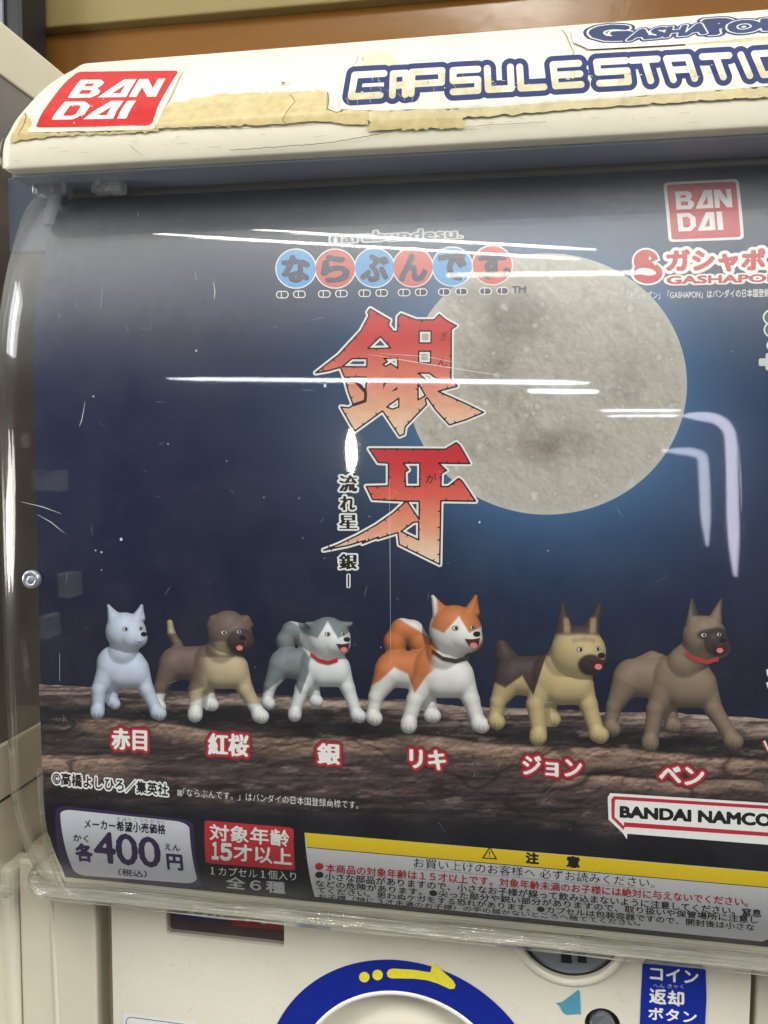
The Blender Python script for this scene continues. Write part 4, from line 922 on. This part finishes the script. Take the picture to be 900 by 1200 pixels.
# torn film patches and creases over the sticker
for k in range(46):
    x = random.uniform(405, 895); y = 108-.056*(x-400)+random.gauss(0, 4); p.poly([jag(ell(x, y, random.uniform(.8, 3), random.uniform(.3, .9), 8), .4, 3, k+50)], [lin((204, 192, 156)), lin((120, 124, 134)), lin((214, 206, 176))][k % 3], 7)
for k in range(26):
    x = random.uniform(405, 560); y = 92-.056*(x-400)+random.uniform(0, 28); p.strip([(x, y), (x+random.uniform(-3, 5), y+random.uniform(3, 9))], .4, lin((196, 184, 146)), 8)
p.build('name_sticker', hood, M_hoodprint, 'long blue sticker reading CAPSULE STATIO, peeling')
# squashed brand lettering higher on the hood
p = HP(4)
p.poly([[(668, 35), (905, 19), (905, 42), (800, 52), (690, 58), (672, 50)]], lin((236, 234, 222)), 3)
text(p, 'G', (697, 48), (738, 46.5), 16, lin((30, 50, 96)), bx=.07, outl=[(.05, lin((220, 222, 220))), (.11, lin((30, 50, 96)))], res=40, lean=-.3, lay=4)
text(p, 'ASHA', (736, 48), (826, 40), 11.5, lin((36, 56, 104)), bx=.06, outl=[(.06, lin((214, 218, 220))), (.13, lin((30, 50, 96)))], res=34, lean=.4, h2=12, lay=7)
text(p, 'P', (832, 40.5), (860, 38.5), 16, lin((30, 50, 96)), bx=.07, outl=[(.05, lin((220, 222, 220))), (.11, lin((30, 50, 96)))], res=40, lean=-.3, lay=4)
text(p, 'ON', (856, 40), (925, 33.5), 13, lin((36, 56, 104)), bx=.06, outl=[(.06, lin((214, 218, 220))), (.13, lin((30, 50, 96)))], res=34, lean=-.2, lay=7)
p.build('brand_sticker', hood, M_hoodprint, 'small blue GASHAPON lettering near the top of the hood')

# --- dark gasket and grey rail under the hood
M_grey = plastic('grey_plastic', (142, 148, 160), rough=.4, var=.1)
box('gasket', XLh+.004, XR2, -.001, .02, .1076, .1086, M_grey, machine, bev=.0003)
box('inner_rail', -.19, XR2, .0245, .028, .094, .1075, M_grey, machine, bev=.001)
box('inner_frame', -.2155, -.1902, .0195, .024, .084, .1150, plastic('blue_grey_plastic', (88, 98, 114), rough=.4), machine, bev=.001)
box('chamber_back', -.212, XR2, .060, .063, -.125, .112, M_int, machine)

# --- clear cover
def corner(X):
    x0, R = -.194, .0205; d = np.clip((x0-X)/R, 0, .9995); return R*(1-np.sqrt(1-d*d))
def y_cov(z): return -.0072+3.6*np.maximum(z-.03, 0)**2+6.6*np.maximum(-.14-z, 0)**2+.2*(z+.03)**2
th = np.linspace(0, pi/2*.97, 14); cx_ = list(-.194-.0205*np.sin(th))[::-1]+list(np.linspace(-.194, XR2, 90))[1:]
cx_ = np.array(cx_); zz = np.concatenate([np.linspace(-.1885, .112, 150)]); lipz = np.array([(-.1925, .0170), (-.1920, .0120), (-.1908, .0098)])
rows = [(z, y) for z, y in lipz]+[(z, float(y_cov(z))) for z in zz]
Pc = np.zeros((len(rows), len(cx_), 3))
for i_, (z, y) in enumerate(rows): Pc[i_, :, 0] = cx_; Pc[i_, :, 1] = y+corner(cx_); Pc[i_, :, 2] = z
side = Pc[:, :1].copy(); side[..., 1] = .09; side[..., 0] -= .0004; Pc = np.concatenate([side, Pc], 1)
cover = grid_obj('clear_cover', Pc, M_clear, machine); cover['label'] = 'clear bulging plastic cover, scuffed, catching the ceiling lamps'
# second skin: the inner face of the sheet
Pi = Pc.copy(); Pi[..., 1] += .0022; grid_obj('inner_face', Pi, M_clear_in, cover)
# thick moulded rim along the bottom
sec = [(-.1862, .0085), (-.1874, .0060), (-.1893, .0050), (-.1912, .0058), (-.1926, .0085), (-.1930, .0130), (-.1929, .0290), (-.1905, .0295), (-.1900, .0160), (-.1880, .0120), (-.1866, .0118), (-.1862, .0085)]
sc = cr(np.array(sec), 4); Pq = np.zeros((len(sc), len(cx_), 3)); wv = noise(1, len(cx_), 1, 26)[0]-.5
for i_, (z, y) in enumerate(sc): Pq[i_, :, 0] = cx_; Pq[i_, :, 1] = y+corner(cx_); Pq[i_, :, 2] = z+wv*.0005
grid_obj('cover_rim', Pq, M_rim, cover)
tube('corner_rib', [hit_y(x, y, yy_) for x, y, yy_ in ((47, 900, -.002), (49, 940, .0), (53, 975, .003), (60, 1005, .007), (70, 1032, .011), (82, 1047, .012), (100, 1054, .013))], .0013, M_rim, cover, n=10)
box('body_shelf', -.212, XR2, .0200, .046, -.1990, -.1868, plastic('bright_shelf', (240, 236, 216), rough=.35), machine, bev=.0015)
# clips and tab at the top left
def atbox(name, x0, y0, x1, y1, Y, dep, m, par, bev=.0006):
    a = hit_y(x0, y0, Y); b = hit_y(x1, y1, Y); return box(name, a[0], b[0], Y, Y+dep, b[2], a[2], m, par, bev)
atbox('clip', 37, 207, 77, 226, .008, .006, M_tab, cover); atbox('clip', 106, 204, 141, 223, .008, .006, M_tab, cover)
atbox('clip_rib', 37, 208, 41, 226, .0065, .0013, M_tab, cover, .0003); atbox('clip_rib', 58, 208, 62, 226, .0065, .0013, M_tab, cover, .0003); atbox('clip_rib', 72, 208, 76, 225, .0065, .0013, M_tab, cover, .0003)
atbox('clip_window', 111, 205, 116, 215, .0065, .0013, M_tab, cover, .0003)
pq = [hit_y(x, y, .0075) for x, y in ((57, 226), (68, 226), (59, 262), (48, 262))]; bm = bmesh.new(); vs = [bm.verts.new(v) for v in pq]+[bm.verts.new((v[0], v[1]+.003, v[2])) for v in pq]
for f in ((0, 1, 2, 3), (7, 6, 5, 4), (0, 4, 5, 1), (1, 5, 6, 2), (2, 6, 7, 3), (3, 7, 4, 0)): bm.faces.new([vs[k] for k in f])
bmesh.ops.bevel(bm, geom=bm.edges[:], offset=.0005, segments=2, affect='EDGES'); bm_obj('hanging_tab', bm, M_tab, cover)

def cov_hit(x, y):
    d = ray(x, y); t = .29
    for _ in range(60):
        q = CAM+d*t; e_ = (y_cov(q[2])+corner(q[0]))-q[1]; t += e_/d[1]*.7
    q = CAM+d*t; h = 1e-5
    gz = (y_cov(q[2]+h)-y_cov(q[2]-h))/(2*h); gx = (corner(q[0]+h)-corner(q[0]-h))/(2*h)
    n = np.array([gx, -1.0, gz]); n /= np.linalg.norm(n); return q, n, d/np.linalg.norm(d)
def refl(x, y, T):
    q, n, d = cov_hit(x, y); r_ = d-2*(d@n)*n; return q+r_*T
# screw holding the cover
q, n_, _ = cov_hit(37, 679)
scr = ring('screw_washer', (q[0], 0, q[2]), .0016, .0037, q[1]-.0012, q[1]+.001, M_metal, cover, n=32, bev=.0005)
bm = bmesh.new(); bmesh.ops.create_uvsphere(bm, u_segments=20, v_segments=10, radius=.0019)
for v in bm.verts: v.co = Vector((q[0]+v.co.x, q[1]-.0004+v.co.y*.5, q[2]+v.co.z))
bm_obj('screw', bm, M_metal, cover, smooth=True)
# scratches in the cover
p_sc = []
M_scr = plastic('scratch', (200, 205, 205), rough=.4, bump=0)
def scratch(pts, w_):
    pts = [np.array(p_, float) for p_ in pts]; V = []; T = []
    for i_, a in enumerate(pts):
        d_ = pts[min(i_+1, len(pts)-1)]-pts[max(i_-1, 0)]; d_ /= np.linalg.norm(d_)+1e-9; nn = np.array([-d_[1], d_[0]])*w_/2*(1 if 0 < i_ < len(pts)-1 else .3)
        for b in (a+nn, a-nn): q, n, _ = cov_hit(*b); V.append(q+n*.00006)
    for i_ in range(len(pts)-1): T.append((2*i_, 2*i_+1, 2*i_+3, 2*i_+2))
    return V, T
SV = []; ST = []
lst = [([(432, 415), (490, 425), (560, 436), (596, 441)], .7), ([(444, 414), (500, 418), (566, 431)], .5), ([(100, 470), (96, 492), (93, 500)], .8), ([(250, 330), (252, 342), (251, 351)], .7), ([(228, 318), (230, 328)], .5), ([(866, 520), (868, 560), (869, 600)], .6), ([(25, 588), (50, 594), (72, 602)], .7), ([(44, 603), (60, 612), (76, 625)], .7), ([(70, 765), (70, 798)], .8), ([(456, 560), (457, 640), (458, 780)], .4), ([(425, 622), (436, 619)], .5), ([(120, 340), (118, 362)], .5)]
for k in range(80):
    x = random.uniform(50, 890); y = random.uniform(240, 1010); a = random.gauss(1.5, .7) if k % 4 else random.uniform(0, 3); L_ = random.triangular(3, 20, 5); lst.append(([(x, y), (x+cos(a)*L_*.5+random.uniform(-1, 1), y+sin(a)*L_*.5), (x+cos(a)*L_, y+sin(a)*L_)], random.uniform(.08, .2)))
for pts, w_ in lst:
    V, T = scratch(pts, w_); b = len(SV); SV += V; ST += [tuple(b+i for i in t) for t in T]
o = link('scratches', mesh_np('scratches', np.array(SV), np.array(ST), smooth=False), cover, M_scr); tag(o, kind='stuff')

# --- body below the cover
PY = .030; S_body = Surf((-.34, -.17), lambda z: PY+0*z, .01)
def BP(b=1): return Print(S_body, b)
def bp(x, y, Y=PY): return hit_y(x, y, Y)
xl = float(bp(131.5, 1120)[0]); xr = float(bp(880, 1150)[0])
def wc(x, y, Y=PY): v = bp(x, y, Y); return (float(v[0]), Y, float(v[2]))
# front panel with its openings cut through it
from mathutils.geometry import delaunay_2d_cdt as _cdt
cD = wc(471, 1285); RD_ = 168.0*float((bp(471, 1200)-CAM)@F_)/FPX; rI = 127.0*RD_/168.0
cS = wc(668, 1088); rS = 57.0*RD_/168.0; cB = wc(706, 1201); rB = 19.5*RD_/168.0
def wcirc(c, r_, n=72): return [(c[0]+r_*cos(a), c[2]+r_*sin(a)) for a in np.linspace(0, 2*pi, n, endpoint=False)]
wa = wc(194.5, 1062); wb = wc(333, 1110); win = rrect(wa[0], wb[2], wb[0], wa[2]+.002, .0012, 4)
zt, zbm = -.186, -.34
outer = rrect(xl, zbm, xr, zt, .003, 5); loops = [outer, wcirc(cD, rI), wcirc(cS, rS+.0008), wcirc(cB, rB, 40), win]
v2, f2 = tri(loops)
def extr_panel(name, loops, v2, f2, y, dep, m, par, bev=.0008):
    V = []; T = []
    for v in v2: V.append((v[0], y, v[1]))
    T += [tuple(t) for t in f2]
    for lp in loops:
        A = np.array(lp); n = len(A); b = len(V); c_ = A.mean(0); out_ = (lp is loops[0])
        for yy_ in (y, y+dep):
            for a in A: V.append((a[0], yy_, a[1]))
        for k in range(n): T.append((b+k, b+(k+1) % n, b+n+(k+1) % n)); T.append((b+k, b+n+(k+1) % n, b+n+k))
    me = mesh_np(name, np.array(V), np.array(T), smooth=False); return link(name, me, par, m)
panel = extr_panel('front_panel', loops, v2, f2, PY, .0045, M_panel, machine); panel['label'] = 'cream front panel with dial, coin slot and window'
# raised soft rim round the coin slot
ring('slot_rim', cS, rS+.0008, rS+.0042, PY-.0009, PY+.001, M_panel, panel, bev=.0009)
slot = cyl('coin_slot', (cS[0], PY+.0012, cS[2]), rS-.0009, .004, M_metal, machine, bev=.001)
ring('slot_gap', cS, rS-.0008, rS+.0007, PY+.002, PY+.004, M_dark, slot, bev=.0002)
for a, b in (((658, 1112), (670.5, 1131)), ((677.5, 1114), (688, 1130.5))):
    A, B = bp(*a, PY), bp(*b, PY); bm = bmesh.new()
    pts = [(A[0], A[2]), (B[0]-.0006, A[2]), (B[0], B[2]), (A[0]+.0001, B[2])]
    f = bm.faces.new([bm.verts.new((x, PY+.0009, z)) for x, z in pts]); r_ = bmesh.ops.extrude_face_region(bm, geom=[f]); [setattr(v, 'co', v.co+Vector((0, .0003, 0))) for v in r_['geom'] if isinstance(v, bmesh.types.BMVert)]
    bm_obj('slot_opening', bm, M_dark, slot)
# coin return button
btn = cyl('return_button', (cB[0], PY+.0005, cB[2]), rB*.72, .006, M_metal, machine, n=40, bev=.001); ring('button_well', (cB[0], 0, cB[2]), rB*.76, rB*.99, PY+.003, PY+.006, M_dark, btn, n=40, bev=.0002)
# dark little window with labels behind it
box('window_back', wa[0]-.002, wb[0]+.002, PY+.0044, PY+.006, wb[2]-.002, wa[2]+.003, plastic('window_dark', (74, 56, 56), rough=.3, var=.1), panel)
wp = BP(1); wp.S = Surf((-.34, -.17), lambda z: PY+.0043+0*z, .01)
wp.poly([[(206, 1056), (268, 1062), (268, 1080), (206, 1076)]], lin((34, 54, 128)), 1); wp.poly([[(272, 1058), (336, 1064), (334, 1090), (272, 1085)]], lin((170, 44, 48)), 1)
for x, y, w_ in ((224, 1070, 9), (240, 1072, 6), (251, 1073, 4), (260, 1074, 3), (290, 1078, 7), (309, 1081, 8)): wp.poly([ell(x, y, w_/2, 2, 10)], lin((198, 202, 214)), 2)
wp.build('inner_label', panel, M_stick)
M_win = clear_mat('smoked_window', tint=(.8, .76, .77), haze=.03, bump=.0, rough=.05)
w_o = extr_panel('window_pane', [win], *tri([win]), PY+.0022, .0005, M_win, panel)
# blue ring with yellow arrow
p = BP(1); NV = lin((18, 38, 140)); O = [(cD[0]+RD_*cos(a), cD[2]+RD_*sin(a)) for a in np.linspace(0, 2*pi, 120, endpoint=False)]
def flat(name, loops, y, m, par, col, th=.0002):
    v, f = tri(loops); V = np.column_stack([v[:, 0], np.full(len(v), y), v[:, 1]]); me = mesh_np(name, V, f, np.tile(col, (len(V), 1)), smooth=False); return link(name, me, par, m)
rg = flat('blue_ring', [O, wcirc(cD, rI+.0012, 120)], PY-.00025, M_stick, panel, NV); rg['label'] = 'blue ring sticker with a yellow arrow'
ring('dial_rim', cD, rI-.0010, rI+.0013, PY-.0006, PY+.004, plastic('white_rim', (238, 236, 228), rough=.25), machine, n=120, bev=.0006)
p.S = Surf((-.34, -.17), lambda z: PY-.0004+0*z, .01)
YL = lin((236, 222, 60))
p.poly([ell(427, 1145, 6.2, 6.2, 20)], YL, 1); p.poly([ell(442.5, 1142.5, 6.2, 6.2, 20)], YL, 1)
p.poly([[(453, 1140.5), (455.5, 1136.5), (460, 1135), (485, 1136.5), (504.5, 1139.5), (506.5, 1129), (508.5, 1128.5), (531, 1149), (534, 1154.5), (532.5, 1158.5), (527, 1159), (513, 1152.5), (500, 1148.5), (485, 1146.8), (458, 1146.4), (454.5, 1144.5)]], YL, 1)
p.build('arrow_print', rg, M_stick, 'yellow arrow with two dots')
# turning dial: a shallow cream dish inside the ring
V = []; T = []; nn = 96; prof = [(rI-.0012, .004), (rI-.003, .0075), (rI-.007, .0085), (rI-.013, .0050), (rI-.019, .0040), (.006, .0040), (.0001, .0040)]
for k in range(nn):
    a = 2*pi*k/nn
    for r_, dy in prof: V.append((cD[0]+r_*cos(a), PY+dy, cD[2]+r_*sin(a)))
m_ = len(prof)
for k in range(nn):
    for j in range(m_-1): T.append((k*m_+j, ((k+1) % nn)*m_+j, ((k+1) % nn)*m_+j+1, k*m_+j+1))
link('dial', mesh_np('dial', V, T), machine, M_body)
# small torn teal sticker, blue label, white label
p = BP(1); p.S = Surf((-.34, -.17), lambda z: PY-.0002+0*z, .01)
p.poly([[(677.5, 1160), (679.5, 1162), (680.5, 1189), (678, 1188), (664, 1189.5), (660, 1186.5), (655, 1178), (651, 1175.5), (659, 1174)]], lin((84, 152, 176)), 1)
p.build('torn_sticker', panel, M_stick, 'small torn teal sticker scrap')
p = BP(1); p.S = Surf((-.34, -.17), lambda z: PY-.0002+0*z, .01)
p.poly([[(757, 1122), (822, 1130), (827, 1137), (828, 1170), (824, 1245), (748, 1245), (751, 1170), (753, 1130)]], lin((20, 44, 150)), 1)
text(p, 'コイン', (762, 1148), (818, 1153), 15.5, WHITE, bx=.02, lay=2, lean=.0); text(p, '返却', (761, 1175), (801, 1180), 17.5, WHITE, bx=.03, lay=2); text(p, 'へん きゃく', (765, 1157.5), (801, 1158.5), 5, lin((190, 198, 226)), bx=.01, lay=2); text(p, 'ボタン', (760, 1194), (816, 1199), 14, WHITE, bx=.022, lay=2)
p.build('coin_label', panel, M_stick, 'blue label with white lettering beside the return button')
p = BP(1); p.S = Surf((-.34, -.17), lambda z: PY-.0002+0*z, .01)
p.poly([[(144, 1187), (231, 1199), (231, 1240), (144, 1240)]], lin((222, 222, 222)), 1); ol = [(148, 1240), (148, 1196), (150, 1193), (154, 1192), (228, 1202), (228, 1240)]; p.strip(ol, .9, lin((60, 60, 66)), 2)
p.build('white_label', panel, M_stick)
p = BP(1); p.S = Surf((-.34, -.17), lambda z: PY-.00012+0*z, .01)
for k in range(40):
    x = random.uniform(140, 875); y = random.uniform(1085, 1199)
    if math.hypot(x-471, y-1285) < 172 or math.hypot(x-668, y-1088) < 66 or (742 < x < 834) or (190 < x < 338 and y < 1114): continue
    a = random.uniform(0, 3.1); L_ = random.uniform(1.5, 9); p.strip([(x, y), (x+L_*cos(a)*.5+random.uniform(-.6, .6), y+L_*sin(a)*.5), (x+L_*cos(a), y+L_*sin(a))], random.uniform(.2, .55), lin((178, 168, 142)))
tag(p.build('scuff_marks', panel, M_stick), kind='stuff')
# recessed body frame left and right of the panel
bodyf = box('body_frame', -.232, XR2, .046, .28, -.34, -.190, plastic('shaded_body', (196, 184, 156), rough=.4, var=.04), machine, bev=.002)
fx1 = float(bp(112, 1120, .034)[0]); fx0 = float(bp(24, 1120, .034)[0])
box('side_pillar', fx0, fx1, .034, .0465, -.34, -.1905, M_body, machine, bev=.0016)
rx = float(bp(61, 1120, .033)[0]); tube('pillar_ridge', [(rx-.0008, .0342, -.1915), (rx+.001, .0342, -.26), (rx+.0026, .0342, -.34)], .0011, M_panel, machine, n=10)
box('side_pillar', float(bp(886, 1150, .036)[0]), XR2, .036, .0465, -.34, -.1905, M_body, machine, bev=.0016)

# ================================================================== neighbouring machine on the left
nb = empty('neighbour_machine', (-.30, .02, -.34), label='neighbouring cream capsule machine at the left edge, its dark side panel in view', cat='capsule machine')
XN = -.235
box('side_hood', XN-.20, XN, .000, .34, .1700, .1942, M_hood, nb, bev=.0014); box('smoked_side', XN-.20, XN-.0012, .004, .33, -.1350, .1698, M_smoke, nb)
box('base', XN-.20, XN, .000, .34, -.34, -.1358, M_body, nb, bev=.002); 
tube('base_seam', [(XN+.0001, .001+.03*t, -.162+.0*t) for t in np.linspace(0, 9, 6)], .0006, M_dark, nb, n=6)
box('front_face', XN-.20, fx0-.0006, .030, .048, -.34, -.1935, M_panel, nb, bev=.004)

# ================================================================== the lamps that show as reflections in the cover
def lamp(name, pix, T, rad, col, st, label, group=None, taper=30):
    pix = np.array(pix, float); u = np.linspace(0, 1, len(pix)); w_ = np.linspace(0, 1, 15); pix = np.column_stack([np.interp(w_, u, pix[:, k]) for k in (0, 1)])
    pts = [refl(x, y, T) for x, y in pix]; rad = rad*np.clip(np.minimum(w_, 1-w_)*taper+.25, 0, 1)
    o = tube(name, [tuple(q) for q in pts], rad, emis(name+'_glow', col, st), n=8); tag(o, label, 'lamp', group); return o
WARM = (1.0, .96, .84); COOL = (.86, .92, 1.0)
for k, (a, b) in enumerate((((108, 258), (700, 292)), ((118, 270), (680, 303)))):
    lamp('ceiling_tube', [a, b], 1.5+.1*k, .006, WARM, 70, ['upper', 'lower'][k]+' of the two warm tube lights mirrored in the top of the cover', 'ceiling tubes mirrored in the cover top')
lamp('aisle_tube', [(196, 443), (692, 449)], 3.0, .010, COOL, 22, 'cool tube light mirrored across the middle of the cover')
lamp('aisle_tube', [(618, 458), (702, 459)], 3.2, .009, COOL, 26, 'short cool tube light mirrored just under the long one')
lamp('short_tube', [(703, 481), (798, 481)], 2.8, .004, COOL, 26, 'thin cool tube mirrored on the right side of the moon'); lamp('short_tube', [(712, 487), (796, 487)], 2.9, .004, COOL, 20, 'second thin tube mirrored on the right side of the moon')
lamp('frame_lamp', [(800, 487), (822, 487.5), (836, 489.5), (846, 494), (852, 500), (856, 508), (858, 530), (859, 600), (859, 600), (860, 630), (862, 676)], 1.3, .010, (.88, .82, 1.0), 10, 'tall violet-white lamp bent at the top, mirrored at the right', taper=8)
lamp('inner_frame_lamp', [(776, 528), (806, 529), (818, 531), (824, 537), (825, 550), (827, 600), (829, 640)], 1.3, .009, (.84, .86, 1.0), 8, 'shorter blue-white lamp left of the tall violet one', taper=5)
lamp('spot_lamp', [(411, 503), (412, 555)], 1.6, .013, (1.0, .95, .62), 60, 'small yellowish lamp mirrored left of the title', taper=2.5)
lamp('corner_tube', [(12, 520), (12, 560), (11, 610), (8, 655)], .9, .075, WARM, 20, 'warm lamp mirrored down the left corner of the cover')

_p = ray(640, 8); _q = CAM+_p*((.62-CAM[1])/_p[1]); _d = _p/np.linalg.norm(_p); _r = np.array([_d[0], -_d[1], _d[2]])
_c = _q+_r*2.6; tag(tube('wall_tube', [tuple(_c+np.array([-.30, 0, .05])), tuple(_c+np.array([.28, 0, -.02]))], .035, emis('wall_tube_glow', WARM, 16)), 'warm tube light mirrored in the brown wall above the hood', 'lamp')
# pale boxes on the far side of the aisle, faintly mirrored in the left of the cover
M_pale = plastic('pale_carton', (226, 224, 214), rough=.5)
for k, (x0, y0, x1, y1, T, lb) in enumerate(((30, 552, 73, 574, 1.9, 'pale carton mirrored in the cover above the screw'), (22, 508, 50, 526, 2.0, 'pale carton mirrored near the top of the bright corner streak'), (68, 674, 79, 700, 1.7, 'narrow upright carton mirrored right of the screw'), (48, 724, 54, 748, 1.8, 'thin carton mirrored below the screw'), (24, 752, 36, 768, 1.8, 'small carton mirrored at the foot of the corner streak'))):
    a = refl(x0, y0, T); b = refl(x1, y1, T); lo = np.minimum(a, b); hi = np.maximum(a, b)
    o = box('carton', lo[0], hi[0], hi[1]-.0, hi[1]+.001 if False else hi[1]-.06, lo[2], hi[2], M_pale, None, bev=.004); tag(o, lb, 'carton')

# the neighbour's cover carries on past the left edge
zq = np.array([(-.1862, .0085), (-.1874, .0060), (-.1893, .0050), (-.1912, .0058), (-.1926, .0085), (-.1930, .0130), (-.1929, .0250), (-.1862, .0250)]); Xn = np.linspace(-.34, -.2152, 24)
Pn = np.zeros((len(zq), len(Xn), 3)); Pn[..., 0] = Xn; Pn[..., 1] = zq[:, 1][:, None]-.002; Pn[..., 2] = zq[:, 0][:, None]; grid_obj('cover_rim', Pn, M_rim, nb)
